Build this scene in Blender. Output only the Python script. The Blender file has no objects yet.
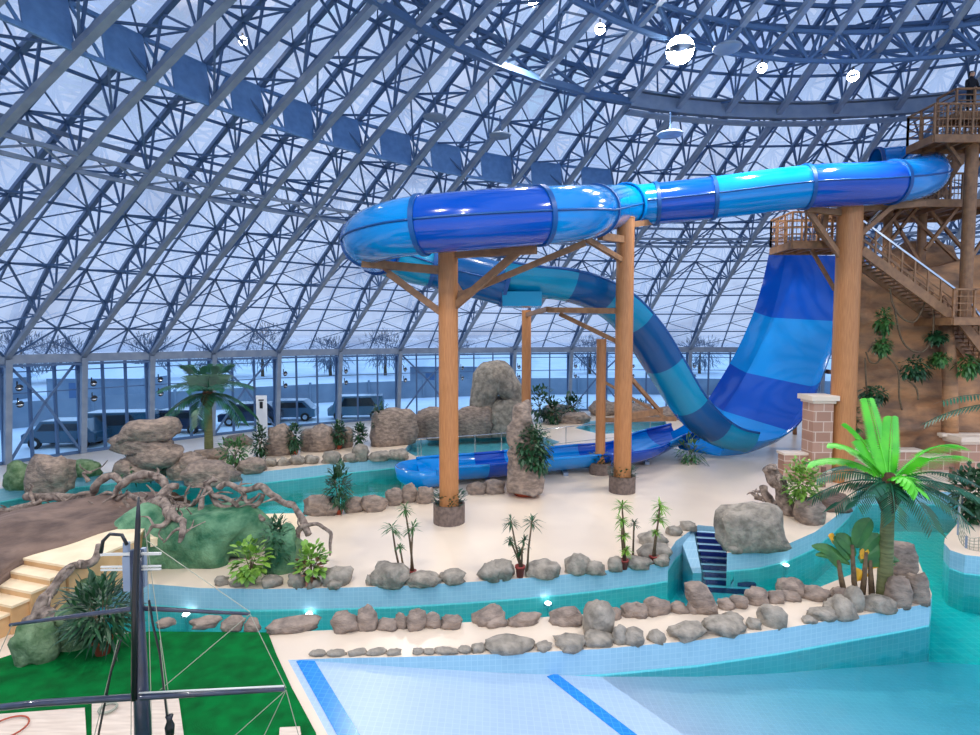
import bpy, math, random
from math import sin, cos, pi, radians, hypot, atan2
from mathutils import Vector as V, Matrix, noise
from mathutils.geometry import tessellate_polygon

SC = bpy.context.scene
COL = SC.collection
F = 560.0
CAM = V((0, 0, 6.0))
PIT = math.atan(31.5 / F)
FW = V((0, cos(PIT), -sin(PIT)))
UPV = V((0, sin(PIT), cos(PIT)))
RT = V((1, 0, 0))

def ray(px, py):
    return RT * ((px - 490) / F) + UPV * ((367.5 - py) / F) + FW
def P(px, py, d):
    """a point of the place, d metres away along the view"""
    r = ray(px, py)
    return CAM + r * (d / r.y)
def G(px, py, h=0.0):
    """the point at height h"""
    r = ray(px, py)
    return CAM + r * ((h - CAM.z) / r.z)

# ---------------------------------------------------------------- materials
MATS = {}
def mat(name, c1, c2=None, rough=0.6, metal=0.0, scale=4.0, bump=0.0, bscale=None, stretch=None, coat=0.0, spec=0.5, emit=None, estr=0, detail=6, world=False):
    if name in MATS: return MATS[name]
    m = bpy.data.materials.new(name); m.use_nodes = True
    nt = m.node_tree; b = nt.nodes['Principled BSDF']
    b.inputs['Roughness'].default_value = rough
    b.inputs['Metallic'].default_value = metal
    b.inputs['Specular IOR Level'].default_value = spec
    if coat: b.inputs['Coat Weight'].default_value = coat; b.inputs['Coat Roughness'].default_value = .06
    b.inputs['Base Color'].default_value = (*c1, 1)
    tc = nt.nodes.new('ShaderNodeTexCoord')
    src = tc.outputs['Object']
    if world:
        g = nt.nodes.new('ShaderNodeNewGeometry'); src = g.outputs['Position']
    if stretch:
        mp = nt.nodes.new('ShaderNodeMapping'); mp.inputs['Scale'].default_value = stretch
        nt.links.new(src, mp.inputs[0]); src = mp.outputs[0]
    if c2 or bump:
        n = nt.nodes.new('ShaderNodeTexNoise'); n.inputs['Scale'].default_value = scale; n.inputs['Detail'].default_value = detail
        nt.links.new(src, n.inputs['Vector'])
    if c2:
        r = nt.nodes.new('ShaderNodeValToRGB'); r.color_ramp.elements[0].position = .35; r.color_ramp.elements[1].position = .65
        r.color_ramp.elements[0].color = (*c1, 1); r.color_ramp.elements[1].color = (*c2, 1)
        nt.links.new(n.outputs['Fac'], r.inputs[0]); nt.links.new(r.outputs[0], b.inputs['Base Color'])
    if bump:
        n2 = n
        if bscale:
            n2 = nt.nodes.new('ShaderNodeTexNoise'); n2.inputs['Scale'].default_value = bscale; n2.inputs['Detail'].default_value = 5
            nt.links.new(src, n2.inputs['Vector'])
        bp = nt.nodes.new('ShaderNodeBump'); bp.inputs['Strength'].default_value = bump; bp.inputs['Distance'].default_value = .05
        nt.links.new(n2.outputs['Fac'], bp.inputs['Height']); nt.links.new(bp.outputs[0], b.inputs['Normal'])
    if emit:
        b.inputs['Emission Color'].default_value = (*emit, 1); b.inputs['Emission Strength'].default_value = estr
    MATS[name] = m
    return m

def tile_mat(name, c1, c2, cm, size, vertical=True, rough=.25, mortar=.06, ratio=1.0, offset=0.0):
    m = bpy.data.materials.new(name); m.use_nodes = True
    nt = m.node_tree; b = nt.nodes['Principled BSDF']; b.inputs['Roughness'].default_value = rough
    g = nt.nodes.new('ShaderNodeNewGeometry'); sp = nt.nodes.new('ShaderNodeSeparateXYZ'); cb = nt.nodes.new('ShaderNodeCombineXYZ')
    nt.links.new(g.outputs['Position'], sp.inputs[0])
    if vertical:
        a = nt.nodes.new('ShaderNodeMath'); a.operation = 'MULTIPLY_ADD'; a.inputs[1].default_value = -.6
        nt.links.new(sp.outputs[1], a.inputs[0]); nt.links.new(sp.outputs[0], a.inputs[2])
        nt.links.new(a.outputs[0], cb.inputs[0]); nt.links.new(sp.outputs[2], cb.inputs[1])
    else:
        nt.links.new(sp.outputs[0], cb.inputs[0]); nt.links.new(sp.outputs[1], cb.inputs[1])
    br = nt.nodes.new('ShaderNodeTexBrick'); br.offset = offset; br.inputs['Scale'].default_value = 1.0
    br.inputs['Brick Width'].default_value = size * ratio; br.inputs['Row Height'].default_value = size
    br.inputs['Mortar Size'].default_value = size * mortar
    br.inputs['Color1'].default_value = (*c1, 1); br.inputs['Color2'].default_value = (*c2, 1); br.inputs['Mortar'].default_value = (*cm, 1)
    nt.links.new(cb.outputs[0], br.inputs['Vector']); nt.links.new(br.outputs[0], b.inputs['Base Color'])
    MATS[name] = m
    return m

def water_mat(name, tint, dens, bscale, bstr):
    m = bpy.data.materials.new(name); m.use_nodes = True
    nt = m.node_tree; nt.nodes.clear(); N = nt.nodes.new; L = nt.links.new
    out = N('ShaderNodeOutputMaterial'); mix = N('ShaderNodeMixShader'); tr = N('ShaderNodeBsdfTransparent'); gl = N('ShaderNodeBsdfGlossy')
    gl.inputs['Roughness'].default_value = .04
    fr = N('ShaderNodeFresnel'); fr.inputs[0].default_value = 1.33
    g = N('ShaderNodeNewGeometry'); n = N('ShaderNodeTexNoise'); n.inputs['Scale'].default_value = bscale; n.inputs['Detail'].default_value = 3
    mp = N('ShaderNodeMapping'); mp.inputs['Scale'].default_value = (1, 1.6, 1); L(g.outputs['Position'], mp.inputs[0]); L(mp.outputs[0], n.inputs['Vector'])
    bp = N('ShaderNodeBump'); bp.inputs['Strength'].default_value = bstr; bp.inputs['Distance'].default_value = .1
    L(n.outputs['Fac'], bp.inputs['Height']); L(bp.outputs[0], gl.inputs['Normal']); L(bp.outputs[0], fr.inputs['Normal'])
    L(fr.outputs[0], mix.inputs[0]); L(tr.outputs[0], mix.inputs[1]); L(gl.outputs[0], mix.inputs[2]); L(mix.outputs[0], out.inputs[0])
    ab = N('ShaderNodeVolumeAbsorption'); ab.inputs[0].default_value = (*tint, 1); ab.inputs[1].default_value = dens
    L(ab.outputs[0], out.inputs['Volume'])
    MATS[name] = m
    return m

def glass_mat(name, tint, refl=.5):
    m = bpy.data.materials.new(name); m.use_nodes = True
    nt = m.node_tree; nt.nodes.clear(); N = nt.nodes.new; L = nt.links.new
    out = N('ShaderNodeOutputMaterial'); mix = N('ShaderNodeMixShader'); tr = N('ShaderNodeBsdfTransparent'); gl = N('ShaderNodeBsdfGlossy')
    gl.inputs['Roughness'].default_value = .03; fr = N('ShaderNodeFresnel'); fr.inputs[0].default_value = 1.45
    mu = N('ShaderNodeMath'); mu.operation = 'MULTIPLY'; mu.inputs[1].default_value = refl
    g = N('ShaderNodeNewGeometry'); n = N('ShaderNodeTexNoise'); n.inputs['Scale'].default_value = .22; n.inputs['Detail'].default_value = 6
    L(g.outputs['Position'], n.inputs['Vector'])
    r = N('ShaderNodeValToRGB'); e = r.color_ramp.elements; e[0].position = .34; e[0].color = (tint[0] * .74, tint[1] * .74, tint[2] * .77, 1); e[1].position = .48; e[1].color = (*tint, 1)
    L(n.outputs['Fac'], r.inputs[0]); L(r.outputs[0], tr.inputs[0])
    L(fr.outputs[0], mu.inputs[0]); L(mu.outputs[0], mix.inputs[0]); L(tr.outputs[0], mix.inputs[1]); L(gl.outputs[0], mix.inputs[2]); L(mix.outputs[0], out.inputs[0])
    MATS[name] = m
    return m

def s2l(r, g, b):
    f = lambda c: (c / 255 / 12.92) if c / 255 <= .04045 else ((c / 255 + .055) / 1.055) ** 2.4
    return (f(r), f(g), f(b))

sand = mat('sand_render', s2l(228, 208, 184), s2l(216, 196, 174), rough=.3, scale=.35, world=True, bump=.08, bscale=25)
soil = mat('sculpted_soil', s2l(128, 104, 90), s2l(84, 66, 58), rough=.9, scale=1.2, stretch=(1, 1, 5), bump=1.0, bscale=4)
stone = mat('grey_stone', s2l(160, 149, 134), s2l(114, 106, 94), rough=.8, scale=4, bump=1.0, bscale=10)
stoneb = mat('brown_stone', s2l(160, 140, 124), s2l(112, 98, 88), rough=.85, scale=4, bump=1.0, bscale=9, stretch=(1, 1, 2))
moss = mat('mossy_stone', s2l(118, 140, 104), s2l(62, 92, 56), rough=.95, scale=4, bump=.7, bscale=14)
greenrock = mat('green_painted_rock', s2l(20, 88, 56), s2l(104, 146, 108), rough=.7, scale=2.4, bump=1.0, bscale=9)
cliff_m = mat('cliff_rock', s2l(204, 150, 104), s2l(126, 98, 78), rough=.85, scale=.6, bump=1.0, bscale=3, stretch=(1, 1, 2.4))
bark = mat('driftwood_bark', s2l(158, 140, 126), s2l(88, 74, 66), rough=.9, scale=6, bump=.6, bscale=18)
turf = mat('artificial_turf', s2l(0, 114, 50), s2l(6, 88, 38), rough=.95, scale=3, bump=.6, bscale=90, world=True, spec=.1)
cream = mat('cream_step', s2l(238, 216, 180), s2l(228, 202, 164), rough=.6, scale=2)
riser = mat('tan_riser', s2l(214, 172, 122), s2l(200, 156, 106), rough=.7, scale=2)
planks = mat('pale_boards', s2l(214, 196, 178), s2l(196, 176, 158), rough=.7, scale=2, stretch=(1, 8, 1))
wood = mat('wood_finish_column', s2l(186, 126, 76), s2l(168, 110, 62), rough=.5, scale=6, stretch=(6, 6, .4))
woodd = mat('wood_finish_steel', s2l(150, 108, 72), s2l(126, 90, 60), rough=.55, scale=5)
bdark = mat('dark_blue_fibreglass', s2l(0, 74, 176), s2l(0, 68, 168), rough=.14, coat=.5, spec=.35, scale=.6)
blight = mat('light_blue_fibreglass', s2l(0, 132, 210), s2l(0, 126, 202), rough=.14, coat=.5, spec=.35, scale=.6)
tdark = mat('navy_teal_fibreglass', s2l(0, 82, 142), s2l(0, 76, 134), rough=.25, coat=.25, spec=.3, scale=.6)
tlight = mat('teal_fibreglass', s2l(0, 140, 182), s2l(0, 132, 174), rough=.25, coat=.25, spec=.3, scale=.6)
flange = mat('joint_flange', s2l(0, 74, 140), rough=.4)
steel = mat('painted_steel', s2l(136, 150, 168), s2l(120, 136, 158), rough=.45, metal=.15, scale=2)
steeld = mat('dark_painted_steel', s2l(74, 104, 142), rough=.5, metal=.1)
steelb = mat('blue_painted_steel', s2l(104, 146, 192), s2l(92, 132, 178), rough=.5)
chrome = mat('polished_steel', s2l(200, 204, 208), rough=.2, metal=1)
black = mat('black_paint', s2l(24, 26, 32), rough=.35)
mastm = mat('dark_mast_paint', s2l(46, 54, 74), s2l(34, 38, 54), rough=.3, coat=.4, scale=5)
sparw = mat('pale_spar', s2l(196, 196, 190), rough=.5)
ropem = mat('pale_rope', s2l(150, 150, 132), rough=.8)
terra = mat('terracotta', s2l(178, 78, 48), s2l(160, 66, 42), rough=.7, scale=6)
redpot = mat('dark_red_pot', s2l(136, 42, 34), rough=.5)
planterm = mat('brown_planter_render', s2l(122, 104, 94), s2l(94, 80, 72), rough=.85, scale=8, bump=.4)
leafd = mat('dark_leaf', s2l(38, 84, 46), s2l(24, 58, 34), rough=.45, scale=3)
leafm = mat('mid_leaf', s2l(72, 120, 54), s2l(44, 90, 44), rough=.45, scale=3)
leafl = mat('lime_leaf', s2l(132, 170, 62), s2l(88, 136, 48), rough=.45, scale=3)
leafb = mat('bright_green_frond', s2l(92, 200, 40), s2l(66, 176, 34), rough=.4, scale=3)
leafp = mat('palm_frond', s2l(30, 92, 62), s2l(22, 70, 52), rough=.4, scale=3)
leafy = mat('yellow_leaf', s2l(224, 168, 32), s2l(204, 140, 20), rough=.5, scale=3)
leafr = mat('reddish_leaf', s2l(150, 92, 70), s2l(96, 62, 46), rough=.5, scale=3)
trunkm = mat('palm_trunk', s2l(118, 122, 78), s2l(92, 96, 60), rough=.8, scale=3, stretch=(1, 1, 10), bump=.5)
stemm = mat('brown_stem', s2l(112, 92, 66), s2l(84, 66, 48), rough=.85, scale=10)
crownm = mat('palm_fibre', s2l(92, 62, 40), s2l(60, 40, 26), rough=.95, scale=10)
brick = tile_mat('pink_brick', s2l(176, 138, 118), s2l(158, 118, 98), s2l(200, 176, 158), .42, True, .8, .05, 1.5, .5)
brickd = tile_mat('brown_brick_coping', s2l(128, 96, 82), s2l(108, 78, 66), s2l(140, 116, 104), .3, True, .7, .05, 1.6, .5)
capst = mat('pale_cap_stone', s2l(218, 200, 180), rough=.6)
tile = tile_mat('pale_blue_wall_tile', s2l(150, 190, 208), s2l(144, 185, 204), s2l(160, 197, 212), .11)
beachm = tile_mat('white_blue_floor_tile', s2l(160, 182, 202), s2l(156, 178, 199), s2l(170, 190, 207), .12, False, .35)
stripe = tile_mat('blue_stripe_tile', s2l(20, 128, 210), s2l(18, 120, 204), s2l(50, 146, 216), .12, False)
bedm = tile_mat('turquoise_bed_tile', s2l(90, 206, 206), s2l(82, 198, 200), s2l(112, 214, 214), .25, False)
bedw = tile_mat('turquoise_water_tint', s2l(104, 208, 210), s2l(96, 202, 205), s2l(122, 214, 216), .13)  # turquoise put into the submerged walls so the water looks brighter
navy = mat('navy_tile', s2l(14, 26, 92), rough=.25)
snow = mat('snow', s2l(236, 244, 252), s2l(214, 230, 246), rough=.8, scale=.25, world=True)
fencem = mat('grey_fence', s2l(134, 150, 166), s2l(116, 134, 152), rough=.8, scale=.5)
carm = [mat('dark_teal_car_paint', s2l(22, 70, 96), rough=.25, coat=.8), mat('navy_car_paint', s2l(26, 44, 74), rough=.25, coat=.8), mat('blue_grey_car_paint', s2l(66, 104, 132), rough=.25, coat=.8)]
carglass = mat('dark_car_glass', s2l(20, 34, 46), rough=.08)
rubber = mat('rubber', s2l(22, 22, 24), rough=.8)
treem = mat('frosted_twigs', s2l(120, 134, 152), s2l(92, 106, 126), rough=.9, scale=2, bump=1)
lampon = mat('lit_lamp_glass', (1, 1, 1), emit=(1, .96, .88), estr=60)
poollamp = mat('lit_pool_lamp', (1, 1, 1), emit=(.9, 1, 1), estr=9)
white = mat('white_board', s2l(226, 230, 234), rough=.6)
skin = mat('skin', s2l(196, 150, 124), rough=.6)
cloth = mat('dark_clothing', s2l(24, 26, 34), rough=.9)
hairm = mat('dark_hair', s2l(24, 20, 18), rough=.8)
shade_m = mat('painted_opening_shade', s2l(40, 38, 38), rough=.9)  # near-black that stands in for shade inside openings
river_w = water_mat('river_water', (.0, .99, .965), .78, 1.6, .2)
dglass = glass_mat('dome_glass', (.9, .9, .9), .35)
wglass = glass_mat('window_glass', (.72, .92, 1.0), .4)

# ---------------------------------------------------------------- mesh builder
class MB:
    def __init__(s): s.v = []; s.f = []; s.mi = []; s.m = 0
    def add(s, vs, fs):
        o = len(s.v); s.v += [V(v) for v in vs]
        for f in fs: s.f.append([o + i for i in f]); s.mi.append(s.m)
        return s
    def box(s, c, size, M=None):
        hx, hy, hz = size[0] / 2, size[1] / 2, size[2] / 2
        vs = [V((x, y, z)) for x in (-hx, hx) for y in (-hy, hy) for z in (-hz, hz)]
        if M is not None: vs = [M @ v for v in vs]
        c = V(c)
        return s.add([v + c for v in vs], [(0, 1, 3, 2), (4, 6, 7, 5), (0, 4, 5, 1), (2, 3, 7, 6), (0, 2, 6, 4), (1, 5, 7, 3)])
    def beam(s, p, q, w, h=None, up=V((0, 0, 1))):
        p = V(p); q = V(q); h = h or w
        d = q - p
        if d.length < 1e-5: return s
        d.normalize(); a = d.cross(up)
        if a.length < .01: a = d.cross(V((0, 1, 0)))
        a.normalize(); b = a.cross(d)
        vs = []
        for e in (p, q):
            for i, j in ((-1, -1), (1, -1), (1, 1), (-1, 1)): vs.append(e + a * (i * w / 2) + b * (j * h / 2))
        return s.add(vs, [(3, 2, 1, 0), (4, 5, 6, 7), (0, 1, 5, 4), (1, 2, 6, 5), (2, 3, 7, 6), (3, 0, 4, 7)])
    def path(s, pts, r, n=8, cap=True):
        pts = [V(p) for p in pts]; k = len(pts)
        rs = r if isinstance(r, (list, tuple)) else [r] * k
        fr = frames(pts); vs = []; fs = []
        for i in range(k):
            t, a, b = fr[i]
            for j in range(n):
                an = 2 * pi * j / n; vs.append(pts[i] + (a * cos(an) + b * sin(an)) * rs[i])
        for i in range(k - 1):
            for j in range(n):
                fs.append((i * n + j, i * n + (j + 1) % n, (i + 1) * n + (j + 1) % n, (i + 1) * n + j))
        if cap: fs.append(tuple(range(n - 1, -1, -1))); fs.append(tuple((k - 1) * n + j for j in range(n)))
        return s.add(vs, fs)
    def cyl(s, p, q, r, n=20, r2=None): return s.path([p, q], [r, r if r2 is None else r2], n)
    def lathe(s, c, prof, n=20):
        c = V(c); vs = []; fs = []
        for r, z in prof:
            for j in range(n): vs.append(c + V((r * cos(2 * pi * j / n), r * sin(2 * pi * j / n), z)))
        for i in range(len(prof) - 1):
            for j in range(n): fs.append((i * n + j, i * n + (j + 1) % n, (i + 1) * n + (j + 1) % n, (i + 1) * n + j))
        fs.append(tuple(range(n - 1, -1, -1))); fs.append(tuple((len(prof) - 1) * n + j for j in range(n)))
        return s.add(vs, fs)
    def prism(s, poly, z0, z1):
        """poly: xy list; z0 / z1 numbers or functions"""
        f0 = z0 if callable(z0) else (lambda p: z0); f1 = z1 if callable(z1) else (lambda p: z1)
        n = len(poly)
        tri = tessellate_polygon([[V((p[0], p[1], 0)) for p in poly]])
        vs = [V((p[0], p[1], f1(p))) for p in poly] + [V((p[0], p[1], f0(p))) for p in poly]
        ar = sum(poly[i][0] * poly[(i + 1) % n][1] - poly[(i + 1) % n][0] * poly[i][1] for i in range(n))
        fs = []
        for a, b, c in tri:
            A = (poly[b][0] - poly[a][0]) * (poly[c][1] - poly[a][1]) - (poly[c][0] - poly[a][0]) * (poly[b][1] - poly[a][1])
            if A < 0: b, c = c, b
            fs.append((a, b, c)); fs.append((n + a, n + c, n + b))
        for i in range(n):
            j = (i + 1) % n
            fs.append((i, n + i, n + j, j) if ar > 0 else (i, j, n + j, n + i))
        return s.add(vs, fs)
    def leaf(s, p, d, L, w, droop=.3, up=V((0, 0, 1)), seg=2):
        p = V(p); d = V(d).normalized(); side = d.cross(up)
        if side.length < .05: side = d.cross(V((1, .3, 0)))
        side.normalize(); vs = [p]; k = seg
        for i in range(1, k):
            t = i / k; q = p + d * (L * t) - V((0, 0, 1)) * (droop * L * t * t)
            ww = w * (1 - abs(t - .45) * .9) / 2; vs += [q + side * ww, q - side * ww]
        vs.append(p + d * L - V((0, 0, 1)) * (droop * L))
        fs = [(0, 2, 1)]
        for i in range(k - 2):
            a = 1 + 2 * i; fs.append((a, a + 1, a + 3, a + 2))
        a = 1 + 2 * (k - 2); fs.append((a, a + 1, a + 2))
        return s.add(vs, fs)
    def build(s, name, mats, parent=None, smooth=False, bevel=0, sub=0):
        me = bpy.data.meshes.new(name)
        o = parent.matrix_basis.translation if parent else V((0, 0, 0))
        if parent and parent.parent: o = o + parent.parent.location
        if parent is None and not getattr(s, 'keep', False):
            xs = s.v; lo = V([min(v[i] for v in xs) for i in range(3)]); hi = V([max(v[i] for v in xs) for i in range(3)])
            o = V(((lo.x + hi.x) / 2, (lo.y + hi.y) / 2, lo.z))
        me.from_pydata([v - o for v in s.v], [], s.f)
        mats = mats if isinstance(mats, (list, tuple)) else [mats]
        for m in mats: me.materials.append(m)
        if len(mats) > 1: me.polygons.foreach_set('material_index', s.mi)
        if smooth: me.polygons.foreach_set('use_smooth', [True] * len(me.polygons))
        me.update()
        ob = bpy.data.objects.new(name, me); COL.objects.link(ob)
        if parent: ob.parent = parent
        else: ob.location = o
        if bevel:
            b = ob.modifiers.new('bevel', 'BEVEL'); b.width = bevel; b.segments = 2; b.limit_method = 'ANGLE'
        return ob

def frames(pts, up=V((0, 0, 1))):
    out = []; k = len(pts); prev = None
    for i in range(k):
        t = (pts[min(i + 1, k - 1)] - pts[max(i - 1, 0)])
        if t.length < 1e-6: t = V((0, 0, 1))
        t.normalize()
        if prev is None:
            a = t.cross(up)
            if a.length < .05: a = t.cross(V((0, 1, 0)))
        else: a = prev - t * prev.dot(t)
        if a.length < 1e-4: a = t.cross(V((0, 1, .1)))
        a.normalize(); prev = a; out.append((t, a, t.cross(a)))
    return out
def cr(pts, n):
    """Catmull-Rom through pts, n samples per span"""
    pts = [V(p) for p in pts]; out = []
    for i in range(len(pts) - 1):
        p0 = pts[max(i - 1, 0)]; p1 = pts[i]; p2 = pts[i + 1]; p3 = pts[min(i + 2, len(pts) - 1)]
        for j in range(n):
            t = j / n
            out.append(.5 * ((2 * p1) + (p2 - p0) * t + (2 * p0 - 5 * p1 + 4 * p2 - p3) * t * t + (3 * p1 - p0 - 3 * p2 + p3) * t ** 3))
    out.append(pts[-1]); return out

def tag(o, label, cat, group=None, kind=None):
    if label: o['label'] = label
    if cat: o['category'] = cat
    if group: o['group'] = group
    if kind: o['kind'] = kind
    return o
def thing(name, label, cat, loc, group=None):
    o = bpy.data.objects.new(name, None); COL.objects.link(o); o.location = V(loc); o.empty_display_size = .2
    return tag(o, label, cat, group)
def struct(o): o['kind'] = 'structure'; return o
def copy_tree(o, loc, rz=None, parent=None):
    c = o.copy(); COL.objects.link(c)
    if parent is None:
        c.location = V(loc)
        if rz is not None: c.rotation_euler = (0, 0, rz)
    else: c.parent = parent
    for ch in [x for x in bpy.data.objects if x.parent == o]: copy_tree(ch, None, None, c)
    return c
ORD = ['first', 'second', 'third', 'fourth', 'fifth', 'sixth', 'seventh', 'eighth', 'ninth', 'tenth', 'eleventh', 'twelfth', 'thirteenth', 'fourteenth', 'fifteenth', 'sixteenth', 'seventeenth', 'eighteenth', 'nineteenth', 'twentieth', 'twenty-first', 'twenty-second', 'twenty-third', 'twenty-fourth', 'twenty-fifth', 'twenty-sixth', 'twenty-seventh', 'twenty-eighth', 'twenty-ninth', 'thirtieth', 'thirty-first', 'thirty-second']

# ================================================================ THE DOME
S = 1.2
DC = V((11.609 * S, 4.337 * S, 0)); DR = 39.269 * S; AL = .51; KK = .007 / S; HB = 6 - (6 - 4.948) * S
GL = -1.1                                # level outside and at the foot of the glass
def prof(s):
    r = DR - (sin(AL) - sin(AL - KK * s)) / KK
    h = HB + (cos(AL - KK * s) - cos(AL)) / KK
    return r, h
def dome(az, s, off=0.0):
    r, h = prof(s); a = AL - KK * s
    r += off * sin(a); h += off * cos(a)
    return V((DC.x + r * sin(az), DC.y + r * cos(az), h))
def depth(s): return min(1.45, .2 + s * .16)
base_az = {0: -1.013, 1: -.938, 2: -.86, 3: -.779, 4: -.683, 5: -.582, 6: -.475, 7: -.365, 8: -.252, 9: -.137, 10: -.021, 11: .099}
def AZ(i):
    if i < 0: return -1.013 + .076 * i
    if i > 11: return .099 + .12 * (i - 11)
    return base_az[i]
I0, I1 = -12, 19
SMAX = 40.0
STEP = 2.4
NR = int(SMAX / STEP)
# ribs: one truss each, from the ring beam to the crown
for i in range(I0, I1 + 1):
    az = AZ(i); m = MB()
    smax = SMAX if i % 2 == 0 else 36.0
    n = int(smax / STEP)
    for k in range(n):
        s0, s1 = k * STEP, (k + 1) * STEP
        sm = (s0 + s1) / 2
        up = (dome(az, sm, 1) - dome(az, sm)).normalized()
        m.m = 0
        m.beam(dome(az, s0), dome(az, s1), .24, .2, up)
        m.m = 1
        m.beam(dome(az, s0, depth(s0)), dome(az, s1, depth(s1)), .18, .16, up)
        m.beam(dome(az, s0), dome(az, s0, depth(s0)), .07)
        m.beam(dome(az, s0), dome(az, sm, depth(sm)), .075); m.beam(dome(az, sm, depth(sm)), dome(az, s1), .075)
    # leg below the ring beam: an inner raking column and an outer upright one, laced together
    m.m = 0
    b0 = dome(az, 0); di = V((sin(az), cos(az), 0))
    foot = V((b0.x, b0.y, GL)) + di * .55
    m.beam(b0 - di * .25, foot, .3, .3, di)
    o0 = b0 + di * .75; of = V((o0.x, o0.y, GL))
    m.m = 1
    m.beam(V((o0.x, o0.y, HB + .3)), of, .3, .2, di)
    for k in range(6):
        ta, tb = k / 6, (k + 1) / 6
        pa = b0.lerp(foot, ta); qb = o0.lerp(of, tb); m.beam(pa, qb, .08); m.beam(qb, b0.lerp(foot, tb), .08)
    m.keep = True
    o = struct(m.build('trim_%d' % (i - I0 + 1), [steel, steeld]))
# bracing of each bay
cnt = I1 - I0 + 2
for i in range(I0, I1):
    a0, a1 = AZ(i), AZ(i + 1); am = (a0 + a1) / 2; m = MB()
    for k in range(NR + 1):
        s0 = k * STEP; d0 = depth(s0)
        if s0 > 36: break
        A, B, C = dome(a0, s0, d0), dome(am, s0, d0), dome(a1, s0, d0)
        up = V((0, 0, 1)); m.beam(A, B, .09, .1); m.beam(B, C, .09, .1)
        if k < NR and s0 + STEP < 37:
            s1 = s0 + STEP; d1 = depth(s1)
            m.beam(B, dome(am, s1, d1), .08, .1)
            m.beam(dome(a1, s0, d0), B.lerp(dome(am, s1, d1), .5), .05)
            m.beam(dome(a0, s0, d0), B.lerp(dome(am, s1, d1), .5), .055); 
            if s0 < 10: m.beam(dome(a1, s1, d1), B.lerp(dome(am, s1, d1), .5), .05)
        if s0 > 11 and k % 2 == (0 if i % 2 else 1) and s0 + STEP < 36:
            for aa in (a0, a1):
                m.beam(B, dome(aa, s0 - STEP), .075); m.beam(B, dome(aa, s0 + STEP), .075)
                m.beam(B, dome(aa, s0), .075)
        elif s0 <= 11 and s0 > 1 and i < 4 and k % 2 == 1:
            for aa in (a0, a1):
                m.beam(B, dome(aa, s0 - STEP), .08); m.beam(B, dome(aa, s0 + STEP), .08)
    m.keep = True
    struct(m.build('trim_%d' % cnt, [steeld])); cnt += 1
def s_of_r(rr):
    lo, hi = 0.0, 44.0
    for _ in range(40):
        mid = (lo + hi) / 2
        if prof(mid)[0] > rr: lo = mid
        else: hi = mid
    return lo
def ring(azs, fn, mats, name=None):
    global cnt
    m = MB()
    for a, b in zip(azs[:-1], azs[1:]): fn(m, a, b)
    m.keep = True
    o = struct(m.build('trim_%d' % cnt, mats)); cnt += 1
    return o
allaz = [AZ(i) for i in range(I0, I1 + 1)]
# ring beam at the foot of the dome
def fn(m, a, b):
    n = 3
    for k in range(n):
        p = dome(a + (b - a) * k / n, 0); q = dome(a + (b - a) * (k + 1) / n, 0)
        m.m = 0; m.beam(p, q, .4, .5); m.m = 1; m.beam(p + V((0, 0, -.36)), q + V((0, 0, -.36)), .6, .12)
ring(allaz, fn, [steel, steeld])
# solid web girder of the left half
s1_ = s_of_r(23.19 * S)
def fn(m, a, b):
    e = (b - a) * .38; f_ = (b - a) * .02
    p = dome(a + e, s1_); q = dome(b - f_, s1_); p2 = dome(a + e, s1_ + .3, 1.35); q2 = dome(b - f_, s1_ + .3, 1.35)
    t = (dome(a, s1_ + 1) - dome(a, s1_)).normalized() * .06
    m.add([p, q, q2, p2, p + t, q + t, q2 + t, p2 + t], [(0, 1, 2, 3), (7, 6, 5, 4), (0, 4, 5, 1), (1, 5, 6, 2), (2, 6, 7, 3), (3, 7, 4, 0)])
    m.beam(dome(a, s1_), q, .12); m.beam(dome(a, s1_ + .3, 1.35), q2, .12); m.beam(dome(a, s1_), p2, .08); m.beam(dome(a, s1_ + .3, 1.35), p, .08)
ring([z for z in allaz if z < -.25], fn, [steelb])
# double tube ring
s2_ = s_of_r(27.23 * S)
def fn(m, a, b):
    m.beam(dome(a, s2_), dome(b, s2_), .14); m.beam(dome(a, s2_ + .9), dome(b, s2_ + .9), .14); m.beam(dome(a, s2_ + .45, 1.1), dome(b, s2_ + .45, 1.1), .14)
    c = (a + b) / 2; m.beam(dome(a, s2_), dome(c, s2_ + .9), .07); m.beam(dome(c, s2_ + .9), dome(b, s2_), .07)
ring(allaz, fn, [steel])
# heavy box girder ring of the right half, and its lighter run to the left
s3_ = s_of_r(18.04 * S)
def fn(m, a, b):
    for k in range(2):
        x, y = a + (b - a) * k / 2, a + (b - a) * (k + 1) / 2
        m.beam(dome(x, s3_, .1), dome(y, s3_, .1), .3, .6)
        m.beam(dome(x, s3_ - .35, -.25), dome(y, s3_ - .35, -.25), .5, .08); m.beam(dome(x, s3_ + .1, .5), dome(y, s3_ + .1, .5), .5, .08)
ring([z for z in allaz if z > -.40], fn, [steel])
def fn(m, a, b):
    m.beam(dome(a, s3_), dome(b, s3_), .24); m.beam(dome(a, s3_, 1.3), dome(b, s3_, 1.3), .18)
    m.beam(dome(a, s3_), dome(b, s3_, 1.3), .1); m.beam(dome(a, s3_, 1.3), dome(b, s3_), .1)
ring([z for z in allaz if z < -.35], fn, [steeld])
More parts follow.
